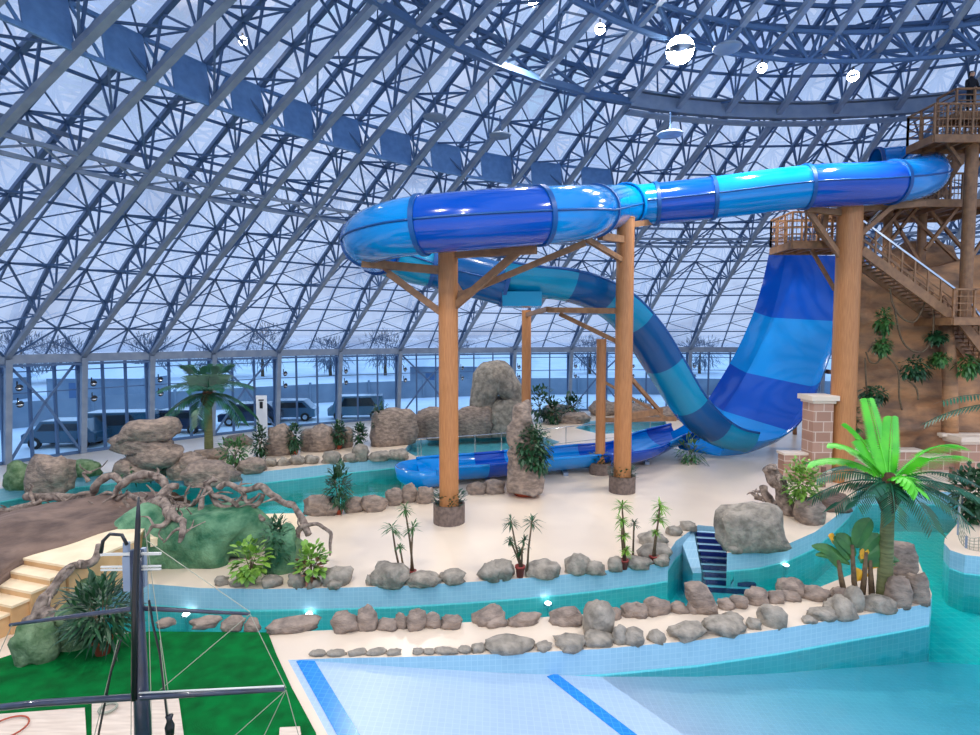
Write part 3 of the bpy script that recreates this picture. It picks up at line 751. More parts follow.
drift('driftwood', 'tangled grey driftwood branches arching over the green grotto rock', G(150, 560), [
    ([(138, 527, 14.8), (150, 512, 14.9), (160, 500, 15), (167, 490, 15.2), (180, 485, 15.3)], .22, .14),
    ([(118, 488, 15.8), (130, 478, 15.8), (145, 474, 15.8), (160, 480, 15.6), (166, 492, 15.3)], .14, .12),
    ([(160, 500, 15), (172, 514, 14.3), (183, 528, 13.7), (178, 543, 13.5)], .19, .05),
    ([(168, 508, 15), (182, 512, 14.9), (196, 520, 14.8), (200, 532, 14.7)], .14, .06),
    ([(196, 518, 14.8), (200, 500, 15), (208, 484, 15.2), (216, 482, 15.3)], .09, .05),
    ([(206, 482, 15.3), (214, 500, 15.2), (230, 508, 15.1), (248, 510, 15), (262, 520, 14.9)], .1, .07),
    ([(218, 490, 15.2), (228, 485, 15.2), (248, 489, 15.1), (264, 488, 15), (276, 498, 14.9), (296, 507, 14.7), (304, 520, 14.5), (310, 534, 14.3)], .1, .1),
    ([(240, 488, 15.1), (248, 504, 15), (262, 494, 14.9)], .07, .05),
    ([(166, 492, 15.3), (172, 502, 15.2), (186, 506, 15.1), (196, 498, 15.1), (204, 486, 15.2)], .08, .05), ([(184, 505, 15.1), (186, 494, 15.2), (192, 485, 15.3)], .05, .02),
    ([(150, 512, 14.9), (142, 500, 15.2), (128, 494, 15.6), (116, 500, 15.8)], .09, .05), ([(205, 484, 15.2), (212, 494, 15.1), (222, 498, 15), (236, 506, 15)], .08, .06),
    ([(230, 508, 15.1), (238, 498, 15.1), (246, 489, 15.1)], .06, .05), ([(172, 516, 14.2), (162, 526, 13.9), (152, 528, 13.8), (144, 540, 13.7)], .09, .04),
    ([(183, 528, 13.7), (174, 530, 13.7), (162, 540, 13.6)], .07, .03), ([(118, 488, 15.8), (112, 498, 15.9), (104, 504, 16)], .09, .05), ([(190, 520, 14.6), (196, 545, 14.2), (198, 552, 14.2)], .06, .04),
    ([(264, 495, 15), (254, 508, 15), (248, 514, 15)], .09, .05), ([(108, 540, 14.6), (118, 531, 14.7), (135, 526, 14.8)], .06, .12)])
drift('driftwood', 'thin curved driftwood branch reaching right over the sand', G(310, 575), [
    ([(300, 575, 14.3), (302, 552, 14.3), (298, 535, 14.4), (304, 526, 14.4), (318, 522, 14.3), (328, 530, 14.2), (332, 548, 14.1), (330, 556, 14.1)], .1, .035),
    ([(298, 535, 14.4), (286, 545, 14.4), (282, 556, 14.4)], .06, .03)])
drift('driftwood', 'grey roots climbing beside the cream steps onto the turf', G(70, 640), [
    ([(100, 545, 12.3), (92, 560, 12), (70, 566, 11.8), (52, 585, 11.4), (42, 605, 11), (34, 622, 10.8)], .09, .13),
    ([(72, 566, 11.7), (60, 580, 11.4), (50, 600, 11.1)], .05, .06),
    ([(30, 622, 10.8), (46, 616, 10.8), (62, 620, 10.6), (68, 640, 10.5), (66, 662, 10.5)], .16, .05),
    ([(46, 618, 10.8), (66, 622, 10.6), (82, 636, 10.5)], .14, .12),
    ([(74, 622, 10.9), (86, 628, 10.8), (94, 642, 10.7), (105, 654, 10.6)], .13, .05),
    ([(24, 622, 10.9), (40, 630, 10.6), (54, 644, 10.5)], .09, .04)])
t = drift('driftwood_stump', 'split grey driftwood trunk leaning behind the huge boulder', G(790, 538), [
    ([(770, 468, 19), (777, 480, 18.9), (785, 500, 18.7), (793, 520, 18.4), (802, 540, 18.1)], .26, .3),
    ([(764, 486, 19.4), (768, 500, 19.2), (778, 506, 19), (788, 512, 18.7)], .16, .14), ([(756, 497, 19.6), (764, 500, 19.4)], .16, .1)])

# ================================================================ FOLIAGE
def bush_mb(c, rx, ry, rz, n, L, w, seed, up=.3, droop=.25):
    r = random.Random(seed); m = MB(); c = V(c)
    for _ in range(n):
        d = rv(r); q = r.uniform(.35, 1); p = c + V((d.x * rx, d.y * ry, d.z * rz)) * q
        d2 = (d + rv(r) * .7 + V((0, 0, up))).normalized(); m.leaf(p, d2, L * r.uniform(.7, 1.2), w * r.uniform(.8, 1.2), droop, seg=3)
    return m
def pot_mb(c, r, h):
    m = MB(); return m.lathe(c, [(r * .7, 0), (r * .92, h * .8), (r * 1.06, h * .82), (r * 1.06, h), (r * .9, h), (r * .88, h * .9), (0.01, h * .9)], 18)
def potted(name, label, px, py, hpx, wpx, leaf, pot=None, n=160, L=.2, w=.06, cat='potted plant', group=None, h0=0, kind='bush', tufts=None, d=None):
    c = G(px, py, h0) if d is None else P(px, py, d)
    sc = c.y / F; H = hpx * sc; W = wpx * sc; t = thing(name, label, cat, c, group); ph = 0
    if pot:
        pr = pot[1] * sc / 2; ph = pot[2] * sc; pot_mb(c, pr, ph).build('pot', pot[0], t, True)
    seed = int(px * 7 + py)
    rr = random.Random(seed)
    if kind == 'bush':
        m = MB()
        for k in range(5):
            a = rr.uniform(0, 6.28); q = c + V((cos(a) * W * .25, sin(a) * W * .25, H * .7)); m.path([c + V((0, 0, ph * .9)), c + V((cos(a) * .05, sin(a) * .05, H * .4)), q], [.018, .014, .006], 5)
        m.build('stem', stemm, t)
        lh = (H - ph) / 2
        bush_mb(c + V((0, 0, ph + lh)), W / 2, W / 2, lh, int(n * 1.9), L, w * 1.15, seed).build('foliage', leaf, t)
    else:
        for (tx, ty, tr) in tufts:
            top = P(tx, ty, c.y + rr.uniform(-.08, .08)); base = c + V((rr.uniform(-.04, .04), 0, ph * .9))
            if abs(top.x - c.x) > W * .3: base = c + V(((top.x - c.x) * .6, .05, 0))
            m = MB(); m.path([base, base.lerp(top, .5) + V((rr.uniform(-.03, .03), 0, 0)), top], [.03, .025, .02], 6); m.build('cane', stemm, t, True)
            m = MB(); R = tr * sc
            for k in range(int(n)):
                a = rr.uniform(0, 6.28); e = rr.uniform(-.5, 1.1); dd = V((cos(a) * cos(e), sin(a) * cos(e), sin(e)))
                m.leaf(top + V((0, 0, rr.uniform(-.25, .1) * R)), dd, R * rr.uniform(.7, 1.1), w, .35, seg=3)
            m.build('foliage', leaf, t)
    return t
potted('potted_dracaena', 'slim palm-like plant with three leaf tufts, left of the white sand', 412, 576, 70, 34, leafm, (redpot, 9, 6), n=36, w=.035, kind='cane', tufts=[(392, 527, 14), (413, 527, 13), (405, 508, 12), (400, 547, 8)])
potted('potted_dracaena', 'plant with four dark leaf tufts in a red pot between grey stones', 520, 577, 66, 36, leafd, (redpot, 10, 12), n=36, w=.035, kind='cane', tufts=[(511, 521, 12), (532, 521, 14), (510, 540, 9), (521, 550, 11), (524, 540, 9)])
potted('potted_dracaena', 'tallest lime green cane plant in a red pot near the pool steps', 624, 569, 72, 24, leafl, (redpot, 9, 10), n=44, w=.04, kind='cane', tufts=[(622, 505, 13), (622, 520, 12), (624, 535, 10), (626, 550, 9)])
potted('potted_dracaena', 'thin dark tufted plant in a small pot beside the tallest cane plant', 633, 562, 42, 14, leafd, (redpot, 9, 6), n=34, w=.03, kind='cane', tufts=[(634, 523, 8)])
potted('potted_dracaena', 'lime green cane plant in a red pot among stones by the pool steps', 654, 563, 66, 26, leafl, (redpot, 9, 8), n=46, w=.04, kind='cane', tufts=[(660, 505, 13), (659, 518, 12), (656, 532, 7)])
potted('potted_plant', 'leafy yellow-green plant with broad leaves before the grotto cave', 251, 584, 45, 36, leafl, (redpot, 8, 5), n=75, L=.24, w=.13)
potted('potted_shrub', 'dark narrow shrub in a terracotta pot by the green rock', 277, 573, 62, 26, leafd, (terra, 9, 9), n=190, L=.2, w=.05)
ct_ = potted('potted_croton', 'red and green leaved plant at the foot of the driftwood', 312, 584, 42, 32, leafl, (redpot, 10, 5), n=75, L=.22, w=.12)
bush_mb(P(310, 566, ct_.location.y - .05), .34, .3, .3, 40, .2, .11, 31).build('reddish_foliage', leafr, ct_)['label'] = 'reddish brown leaves'
potted('potted_shrub', 'spiky green shrub in a pot on the far bank of the near stones', 339, 514, 52, 22, leafd, (terra, 9, 5), n=200, L=.32, w=.06)
for px, py, hp, wp_, lb, pt in [(260, 460, 36, 14, 'narrow dark shrub before the dark upright boulder', None), (295, 455, 34, 14, 'narrow green shrub before the broad brown boulder', (terra, 6, 4)), (339, 449, 28, 16, 'small shrub in front of the brown boulders', (terra, 6, 4)), (360, 450, 27, 13, 'dark shrub left of the cliff-like rock block', (redpot, 6, 5)), (381, 444, 42, 18, 'green shrub in an orange pot against the cliff-like rock', (terra, 7, 9)), (235, 468, 34, 34, 'loose bush beside the tall palm at the back channel', None), (150, 476, 24, 60, 'spreading dark greenery at the foot of the layered slab rock', None)]:
    potted('shrub', lb, px, py, hp, wp_, leafd if wp_ != 34 else leafm, pt, n=150, L=.3, w=.09, cat='shrub')
potted('potted_bush', 'yellow-green bush in a red pot in front of the brick wall', 801, 519, 64, 34, leafl, (redpot, 9, 12), n=300, L=.2, w=.09)
potted('shrub', 'dark shrub beside the capped brick pillar', 847, 440, 40, 24, leafm, None, n=200, L=.26, w=.09, cat='shrub', d=24.6)
potted('potted_yucca', 'large dark spiky plant in a terracotta pot below the mast crossbars', 103, 655, 80, 52, leafd, (terra, 18, 18), n=260, L=.4, w=.05)
potted('fern', 'spiky green plant hanging at the base of the teal chute', 690, 462, 24, 30, leafm, None, n=80, L=.5, w=.06, cat='fern')
potted('shrub', 'small green plant on sand behind the railing', 517, 450, 22, 13, leafm, (redpot, 5, 5), n=90, L=.3, w=.08, cat='shrub')
for px, py, hp, wp_, lb in [(540, 422, 38, 24, 'small tree at the glass right of the arched rock'), (552, 424, 26, 18, 'round dark shrub at the glass wall'), (572, 420, 26, 22, 'shrub among rocks at the foot of the far glass'), (632, 414, 14, 30, 'low dark bushes on rocks behind the round pool')]:
    potted('shrub', lb, px, py, hp, wp_, leafd, None, n=120, L=.45, w=.14, cat='shrub')
for px, py, n_ in [(30, 484, 0), (88, 530, 1), (40, 520, 2)]: potted('fern', ['small tuft growing beside the knobbly boulder', 'little plant on the earth bank under driftwood', 'dark tuft under the driftwood log at left'][n_], px, py, 14, 14, leafm, None, n=50, L=.25, w=.06, cat='fern')

def frond(m, base, d, L, droop, n=16, lw=.05, ll=.45, curl=1.0):
    d = V(d).normalized(); pts = []
    hz = V((d.x, d.y, 0)); 
    for i in range(9):
        t = i / 8; pts.append(V(base) + d * (L * t) - V((0, 0, 1)) * (droop * L * t * t * curl))
    m.path(pts, [.028 * (1 - .8 * i / 8) for i in range(9)], 5)
    fr = frames(pts)
    for i in range(n):
        t = .12 + .86 * i / (n - 1); x = t * 8; k = min(7, int(x)); p = pts[k].lerp(pts[k + 1], x - k); tt = (pts[k + 1] - pts[k]).normalized(); sd_ = tt.cross(V((0, 0, 1)))
        if sd_.length < .1 or abs(tt.z) > .8: sd_ = V((1, .3, 0))
        sd_.normalize(); l_ = ll * (1 - .55 * abs(t - .4))
        for s_ in (-1, 1): m.leaf(p, (sd_ * s_ + tt * (.35 if abs(tt.z) > .8 else .75) + V((0, 0, -.15))), l_, lw, .25, V((0, -1, .2)) if abs(tt.z) > .6 else V((0, 0, 1)), seg=3)
def palm(name, label, base, H, top, fr_list, leafmat, trad, mats2=None, fibre=True):
    t = thing(name, label, 'palm', base); top = V(top)
    m = MB(); pts = [V(base).lerp(top, i / 12) for i in range(13)]
    m.path(pts, [trad * (1.25 - .35 * i / 12 + (.04 if i % 2 else 0)) for i in range(13)], 14); m.build('trunk', trunkm, t, True)
    if fibre:
        m = MB(); m.path([top + V((0, 0, -.55)), top + V((0, 0, -.25)), top + V((0, 0, .1)), top + V((0, 0, .35))], [trad * 1.0, trad * 1.9, trad * 1.8, trad * .6], 12); m.build('crown_fibre', crownm, t, True)
    for fx in fr_list:
        m = MB(); frond(m, top + V((0, 0, .1)), *fx[0]); m.build('frond', fx[1], t)
    return t
pb = G(884, 597); topP = P(889, 488, pb.y)
sc = pb.y / F
fl = []
r = random.Random(5)
for a, e, L, dr in [(pi, .30, 1.9, .42), (pi - .25, .05, 1.6, .55), (pi + .5, .15, 1.4, .6), (0, .28, 2.1, .45), (.3, .15, 1.9, .5), (-.45, .2, 2.0, .55), (-.9, .1, 1.5, .7), (-1.5, .1, 1.3, .8), (-2.1, .15, 1.4, .7), (1.2, .35, 1.6, .5), (2.0, .35, 1.6, .5), (-.15, -.05, 1.6, .5), (pi + .15, -.1, 1.4, .5)]:
    fl.append((((V((cos(a) * cos(e), sin(a) * cos(e), sin(e) + .25))), L, dr, 26, .042, .44), leafp))
for a, e, L, dr in [(pi - .1, .95, 2.3, .42), (pi - .3, .75, 2.2, .5), (0.05, .9, 2.6, .45), (.2, .6, 2.5, .35), (pi * .6, 1.3, 2.2, .1), (pi * .3, 1.2, 2.0, .2), (pi * .8, 1.15, 2.1, .3), (-1.5, .9, 1.3, .75)]:
    fl.append((((V((cos(a) * cos(e), sin(a) * cos(e), sin(e)))), L, dr, 40, .06, .38), leafb))
palm('palm_tree', 'palm with bright green young fronds and dark drooping ones on the spit', pb, 0, topP, fl, leafp, .13)
# far right palm, only its left fronds reach into view
pb2 = V((17.0, 17.5, 0)); fl = []
for a, e, L, dr in [(pi, .5, 3.2, .4), (pi + .5, .3, 2.8, .5), (pi - .4, .3, 2.8, .5), (pi + 1.2, .4, 2.6, .5), (1.0, .4, 2.6, .5), (0, .4, 2.6, .5), (-.8, .4, 2.6, .5)]:
    fl.append((((V((cos(a) * cos(e), sin(a) * cos(e), sin(e)))), L, dr, 24, .06, .5), leafp))
palm('palm_tree', 'palm at the right edge whose dark fronds hang into view', pb2, 0, pb2 + V((0, 0, 3.6)), fl, leafp, .14)
# left back palm
pb3 = G(209, 458); z3 = pb3.y; fl = []
for i in range(21):
    a = 2 * pi * i / 21 + .2; e = [.7, .2, 1.1][i % 3]
    fl.append((((V((cos(a) * cos(e), sin(a) * cos(e), sin(e)))), [2.6, 2.2, 2.5][i % 3], [.5, .75, .3][i % 3], 22, .075, .72), leafp))
palm('palm_tree', 'tall palm standing against the glass wall behind the back channel', pb3, 0, P(208, 396, z3), fl, leafd, .17)
# banana plant
bb = G(855, 597); t = thing('banana_plant', 'broad-leaved banana plant with yellow leaves beside the palm trunk', 'plant', bb); zc = bb.y
m = MB()
for x0, x1, y1 in [(845, 838, 560), (856, 852, 545), (872, 870, 560), (862, 866, 552)]: m.path([P(x0, 597, zc + .1), P((x0 + x1) / 2, 580, zc), P(x1, y1, zc)], [.07, .06, .04], 8)
m.build('stem', stemm, t, True)
def bleaf(m, a, b, w, zz0=0, bend=.08):
    A, B = P(*a, zc + zz0), P(*b, zc + zz0 * .3); d = (B - A); L = d.length; d.normalize(); sd_ = d.cross(V((.15, -1, .35))).normalized(); k = 7; vs = []
    for i in range(k + 1):
        tt = i / k; c = A + d * (L * tt) + V((0, -.08, 1)) * (bend * sin(pi * tt)); ww = w * math.sin(pi * min(1, .06 + tt * .93)) ** .6 / 2
        vs += [c + sd_ * ww + V((0, .03, .02)), c, c - sd_ * ww + V((0, .03, .02))]
    fs = []
    for i in range(k):
        q = i * 3; fs += [(q, q + 1, q + 4, q + 3), (q + 1, q + 2, q + 5, q + 4)]
    m.add(vs, fs)
m = MB()
for a, b, w in [((856, 548), (871, 519), .34), ((850, 560), (833, 538), .24), ((846, 562), (812, 547), .18), ((850, 565), (816, 556), .14), ((856, 556), (836, 536), .26), ((862, 556), (880, 535), .26), ((866, 562), (900, 562), .2), ((860, 562), (890, 548), .28), ((866, 566), (896, 566), .18), ((842, 570), (824, 552), .2)]:
    bleaf(m, a, b, w * 1.35); m.build('leaf', leafm, t); m = MB()
for a, b, w in [((866, 565), (868, 549), .26), ((864, 572), (858, 582), .3), ((868, 570), (894, 564), .14), ((835, 545), (829, 536), .12)]:
    bleaf(m, a, b, w * 1.3); m.build('yellow_leaf', leafy, t)['label'] = 'yellowing leaf'; m = MB()
# small plants at the right edge platform
potted('shrub', 'dark bush at the right edge behind the netted platform', 972, 522, 60, 40, leafd, None, n=260, L=.3, w=.12, cat='shrub')

# ================================================================ SLIDE SUPPORT COLUMNS
def planter(px, py, w, h, label, grp):
    c = G(px, py); sc = c.y / F; r_ = w * sc / 2; c = c + V((0, r_ * .95, 0)); H = h * sc
    t = thing('round_planter', label, 'planter', c, grp)
    MB().lathe(c, [(r_, 0), (r_, H), (r_ * .86, H), (r_ * .86, H * .85), (.01, H * .85)], 28).build('tub', planterm, t)
    r = random.Random(px); m = MB()
    for k in range(170):
        a = r.uniform(0, 6.28); q = r_ * r.uniform(.5, .95); p = c + V((cos(a) * q, sin(a) * q, H * .85)); m.leaf(p + V((0, 0, r.uniform(0, .4))), V((cos(a) * .7, sin(a) * .7, r.uniform(.3, 1))), .22, .07, .3, seg=3)
    m.build('foliage', leafd, t)
    return c
c1 = planter(448, 527, 33, 20, 'round brown planter ringing the leftmost tall orange column', 'round planters at the column feet')
c2 = planter(602, 476, 22, 12, 'round brown planter at the thin column behind the run-out', 'round planters at the column feet')
c3 = planter(625, 495, 27, 17, 'round brown planter at the foot of the middle tall column', 'round planters at the column feet')
def column(c, r_, top, label, arms, cap=True):
    t = thing('support_column', label, 'column', c, None)
    m = MB(); m.cyl(c, V((c.x, c.y, top)), r_, 28); m.cyl(V((c.x, c.y, top)), V((c.x, c.y, top + .04)), r_ * 1.04, 28); m.build('shaft', wood, t, True).modifiers.new('e', 'EDGE_SPLIT')
    for nm, a, b, w in arms:
        m = MB(); m.beam(a, b, w, w * 1.25); 
        d = (V(b) - V(a)).normalized(); m.box(V(a) + d * .05, (w * 1.5, w * 1.5, w * 1.5))
        m.build(nm, woodd, t)
    return t
hz = lambda y, z: P(490, y, z).z
c1.z = c2.z = c3.z = 0
T1 = V((c1.x, c1.y, 0))
def at(c, h, dx=0, dy=0): return V((c.x + dx, c.y + dy, h))
h1 = lambda y: P(450, y, c1.y).z
column(c1, .31, h1(246), 'leftmost tall orange column under the big tube bend', [
    ('arm', at(c1, h1(271)), P(362, 263, 17.6), .2), ('arm', at(c1, h1(254)), P(536, 249, 16.6), .22), ('brace', at(c1, h1(318)), P(388, 273, 17.6), .17), ('brace', at(c1, h1(318)), P(364, 263, 17.7) + V((.4, 0, 0)), .09), ('brace', at(c1, h1(312)), P(520, 250, 16.8), .17), ('brace', at(c1, h1(300)), P(585, 243, 17.5), .15), ('arm', at(c1, h1(275)), at(c1, h1(290), 0.3, 3.2), .18)])
h3 = lambda y: P(628, y, c3.y).z
column(c3, .33, h3(219), 'middle tall orange column reaching the long tube', [
    ('arm', at(c3, h3(240)), P(600, 236, 19.6), .2), ('brace', at(c3, h3(262)), P(585, 238, 19.3), .15), ('arm', at(c3, h3(417)), at(c3, h3(417), 2.0, 1.8), .2), ('brace', at(c3, h3(225), .1), P(652, 222, 23.1), .18), ('arm', at(c3, h3(311)), P(548, 310, 22.6), .17), ('brace', at(c3, h3(345)), P(560, 314, 22.8), .13), ('brace', at(c3, h3(370)), at(c3, h3(417), 1.9, 1.6), .12)])
h2 = lambda y: P(606, y, c2.y).z
column(c2, .21, h2(340), 'thin orange column under the teal chute, behind the middle column', [('arm', at(c2, h2(420)), at(c2, h2(420), 3.4, .4), .16), ('brace', at(c2, h2(380)), at(c2, h2(420), 3, .3), .1)])
c4 = G(526, 446); c4.z = 0
column(c4, .25, P(526, 311, c4.y).z, 'thin orange column rising behind the planted stump', [('arm', at(c4, P(526, 313, c4.y).z - .1), P(548, 309, 23.2), .16)])
c5 = G(843, 478); c5.z = 0; c5 = V((P(846, 330, 22.9).x, 22.9, 0))
h5 = lambda y: P(848, y, c5.y).z
column(c5, .46, h5(204), 'thickest orange column beside the stair tower', [('arm', at(c5, h5(214)), P(806, 209, 22.6), .18), ('brace', at(c5, h5(268)), P(808, 211, 22.7), .15), ('arm', at(c5, h5(210)), P(925, 204, 22.6), .16), ('brace', at(c5, h5(245)), P(893, 206, 22.5), .14)])
# stump planter
cs = G(526, 497); t = thing('stump_planter', 'rugged stump-like rock planter with a bush on a terracotta saucer', 'planter', cs); sc = cs.y / F
MB().lathe(cs + V((0, .35, 0)), [(.42, 0), (.52, .2), (.5, .24), (.01, .24)], 24).build('saucer', terra, t, True)
m = MB(); pp = [P(526, 490, cs.y + .3), P(526, 470, cs.y + .3), P(524, 450, cs.y + .3), P(520, 430, cs.y + .3), P(522, 412, cs.y + .3), P(530, 404, cs.y + .3)]
pq = cr(pp, 6); m.path(pq, [.72 - .55 * (i / (len(pq) - 1)) ** 1.6 for i in range(len(pq))], 20)
for v in m.v: v += noise.noise_vector(v * 2.5) * .16 + noise.noise_vector(v * V((6, 6, 1.5))[0:3][0] if False else v * 5) * .05
m.build('stump', stoneb, t, True)
bush_mb(P(533, 448, cs.y - .1), .66, .55, 1.0, 1100, .22, .11, 77, 0, .5).build('foliage', leafd, t)

# ================================================================ TUBE SLIDE
TP = [(876, 167, 26.2), (902, 165, 25.9), (918, 167, 25.1), (926, 172, 24.1), (922, 177, 23.1), (902, 181, 22.4), (870, 184, 22.2), (805, 187, 22.2), (712, 198, 22.6), (655, 204, 23.0), (628, 206, 22.8), (610, 208, 21.2), (594, 211, 18.8), (578, 213, 17.2), (540, 216, 16.3), (480, 220, 15.9), (422, 225, 16.1), (392, 230, 16.6), (371, 237, 17.7), (369, 245, 19.2), (383, 253, 20.6), (410, 261, 21.5), (440, 268, 21.9), (478, 278, 22.0), (505, 285, 22.1)]
tp = [P(*p) for p in TP]
NS = 8
pts = cr(tp, NS)
sl = thing('tube_slide', 'long blue banded enclosed tube slide winding above the pools', 'water slide', (tp[14].x, tp[14].y, 0))
def TR(i): return .82
def tube_part(i0, i1, mt, name, rad=.82, nseg=28):
    seg = pts[i0:i1 + 1]; m = MB()
    m.path(seg, rad, nseg, cap=False)
    inn = MB(); 
    m.path(seg[::-1], rad - .05, nseg, cap=False)
    m.m = 1
    fr = frames(pts)
    # longitudinal joint on both sides
    for s_ in (-1, 1):
        q = []
        for i in range(i0, i1 + 1):
            t, a, b = fr[i]; hor = t.cross(V((0, 0, 1))).normalized(); q.append(pts[i] + hor * s_ * (rad + .015))
        m.path(q, .035, 5)
    return m.build(name, [mt, flange], sl, True)
def ring_part(i, rad=.82, w=.07, mt=None, k=.055):
    m = MB(); n = 32; t = (pts[min(i + 1, len(pts) - 1)] - pts[max(i - 1, 0)]).normalized(); a = t.cross(V((0, 0, 1))).normalized(); b = a.cross(t)
    for off in (-w / 2, w / 2): pass
    vs = []
    for (dr, dt) in ((-.02, -w), (k, -w), (k, w), (-.02, w)):
        for j in range(n): an = 2 * pi * j / n; vs.append(pts[i] + t * dt + (a * cos(an) + b * sin(an)) * (rad + dr))
    fs = []
    for q in range(4):
        for j in range(n): fs.append((q * n + j, q * n + (j + 1) % n, ((q + 1) % 4) * n + (j + 1) % n, ((q + 1) % 4) * n + j))
    m.add(vs, fs); m.build('joint_flange', mt or flange, sl, True).modifiers.new('e', 'EDGE_SPLIT')
brk = [0, 28, 46, 56, 64, 72, 84, 108, 116 + 4, 130, 136 + 4, 160, 174, 192]
# pieces of the tube in order: (start, end, material)
idx = lambda k: int(k * NS)
pieces = [(0, 2.2, blight), (2.2, 5.45, blight), (5.45, 7, bdark), (7, 8, blight), (8, 9, bdark), (9, 10.2, blight), (10.2, 12, blight), (12, 14, blight), (14, 16, bdark), (16, 18.6, blight), (18.6, 19.8, bdark), (19.8, 21.8, tlight), (21.8, 24, tdark)]
for a, b, mt in pieces:
    o = tube_part(idx(a), min(idx(b), len(pts) - 1), mt, 'tube_section')
    o['label'] = 'dark blue tube section' if mt in (bdark, tdark) else 'light blue tube section'
    ring_part(idx(a))
ring_part(len(pts) - 1); ring_part(idx(10.2), k=.1, mt=blight)

# ================================================================ TEAL CHUTE + BOOMERANG + RUN-OUT
ch = thing('open_chute', 'open teal chute plunging down from the tube towards the big ramp', 'water slide', G(640, 470))
CP = [(500, 291, 22.1), (530, 296, 22.2), (560, 299, 22.4), (588, 307, 22.8), (613, 322, 23.4), (636, 347, 24.1), (656, 378, 24.8), (676, 410, 25.4), (697, 433, 26.1), (718, 446, 26.8), (740, 451, 27.3)]
cp = cr([P(*p) for p in CP], 6)
def trough(path, half, wall, mt, name, parent, i0, i1, th=.06, upb=None, rim=.07, fullness=1.0):
    fr = []
    for i in range(len(path)):
        t = (path[min(i + 1, len(path) - 1)] - path[max(i - 1, 0)]).normalized(); a = t.cross(V((0, 0, 1))).normalized(); b = a.cross(t); fr.append((t, a, b))
    k = 14; m = MB()
    prof_ = []
    for j in range(k + 1):
        an = -pi / 2 * fullness - pi / 2 + pi * fullness * j / k
        prof_.append((cos(an) * half, (sin(an) + 1) * wall))
    hs = wall
    outer = [(x * (1 + th / half), y - th) for x, y in prof_]
    loop = prof_ + outer[::-1]
    n = len(loop); vs = []
    for i in range(i0, i1 + 1):
        t, a, b = fr[i]
        for x, y in loop: vs.append(path[i] + a * x + b * y)
    fs = []
    for i in range(i1 - i0):
        for j in range(n): fs.append((i * n + j, i * n + (j + 1) % n, (i + 1) * n + (j + 1) % n, (i + 1) * n + j))
    fs.append(tuple(range(n - 1, -1, -1))); fs.append(tuple((i1 - i0) * n + j for j in range(n)))
    m.add(vs, fs)
    o = m.build(name, mt, parent, True); o.modifiers.new('e', 'EDGE_SPLIT')
    for s_ in (0, -1):
        rm = MB(); x, y = prof_[s_]; rm.path([path[i] + fr[i][1] * x * 1.01 + fr[i][2] * y for i in range(i0, i1 + 1)], rim, 6); rm.build('rim', flange if mt not in (bdark, blight) else mt, o, True)
    return o
cuts = [0, 13, 20, 27, 35, 43, 51, 60]
for i, (a, b) in enumerate(zip(cuts[:-1], cuts[1:])):
    o = trough(cp, .92, 1.05, tlight if i % 2 == 0 else tdark, 'chute_section', ch, a, b); o['label'] = 'teal section' if i % 2 == 0 else 'navy section'
m = MB(); c = P(521, 300, 22.1); m.box(c, (1.5, 1.5, .55)); m.build('junction_box', tlight, ch)

bo = thing('boomerang_ramp', 'huge wide blue banded ramp curving up behind the thick column', 'water slide', G(770, 452))
Lp = [(672, 446, 29.0), (690, 434, 30.3), (706, 416, 31.0), (722, 392, 31.4), (744, 355, 31.9), (760, 317, 32.3), (768, 285, 32.6), (773, 254, 32.8)]
Rp = [(728, 456, 26.6), (758, 455, 26.8), (790, 443, 27.1), (813, 416, 27.4), (833, 370, 27.7), (850, 322, 28.4), (863, 287, 29.0), (872, 257, 29.6)]
L_ = cr([P(*p) for p in Lp], 5); R_p = cr([P(*p) for p in Rp], 5); NW = 14
def bsurf(i, t):
    p = L_[i].lerp(R_p[i], t)
    nrm = nb[i]
    e = min(t, 1 - t) * NW
    lip = max(0, 1 - e / 2.2) ** 1.6
    return p + nrm * (.75 * lip) 
nb = []
for i in range(len(L_)):
    tg = (L_[min(i + 1, len(L_) - 1)] - L_[max(0, i - 1)]).normalized(); wd = (R_p[i] - L_[i]).normalized(); n_ = wd.cross(tg).normalized()
    if n_.dot(V((-.6, -.3, .7))) < 0: n_ = -n_
    nb.append(n_)
def bpart(i0, i1, mt, lb):
    m = MB(); w = NW + 1
    for lay in (0, 1):
        for i in range(i0, i1 + 1):
            for j in range(w): m.v.append(bsurf(i, j / NW) - nb[i] * (.1 * lay))
    q = (i1 - i0 + 1) * w
    def f(a): m.f.append(a); m.mi.append(0)
    for i in range(i1 - i0):
        for j in range(NW):
            a = i * w + j; f([a, a + 1, a + w + 1, a + w]); f([q + a, q + a + w, q + a + w + 1, q + a + 1])
        a = i * w; f([a, a + w, q + a + w, q + a]); a = i * w + NW; f([a, q + a, q + a + w, a + w])
    for j in range(NW):
        f([j, q + j, q + j + 1, j + 1]); a = (i1 - i0) * w + j; f([a, a + 1, q + a + 1, q + a])
    o = m.build('ramp_section', mt, bo, True); o['label'] = lb; o.modifiers.new('e', 'EDGE_SPLIT')
bpart(0, 12, blight, 'light blue valley section'); bpart(12, 18, bdark, 'dark blue lower section'); bpart(18, 25, blight, 'light blue middle section'); bpart(25, 35, bdark, 'dark blue top section')
m = MB()
for i in (20, 30):
    for t in (.25, .75):
        p = bsurf(i, t) - nb[i] * .4; m.beam(p, V((p.x + 1.5, p.y + 2.0, 0)), .22)
    m.beam(L_[i].lerp(R_p[i], .05) - nb[i] * .3, L_[i].lerp(R_p[i], .95) - nb[i] * .3, .2)
m.build('frame', woodd, bo)

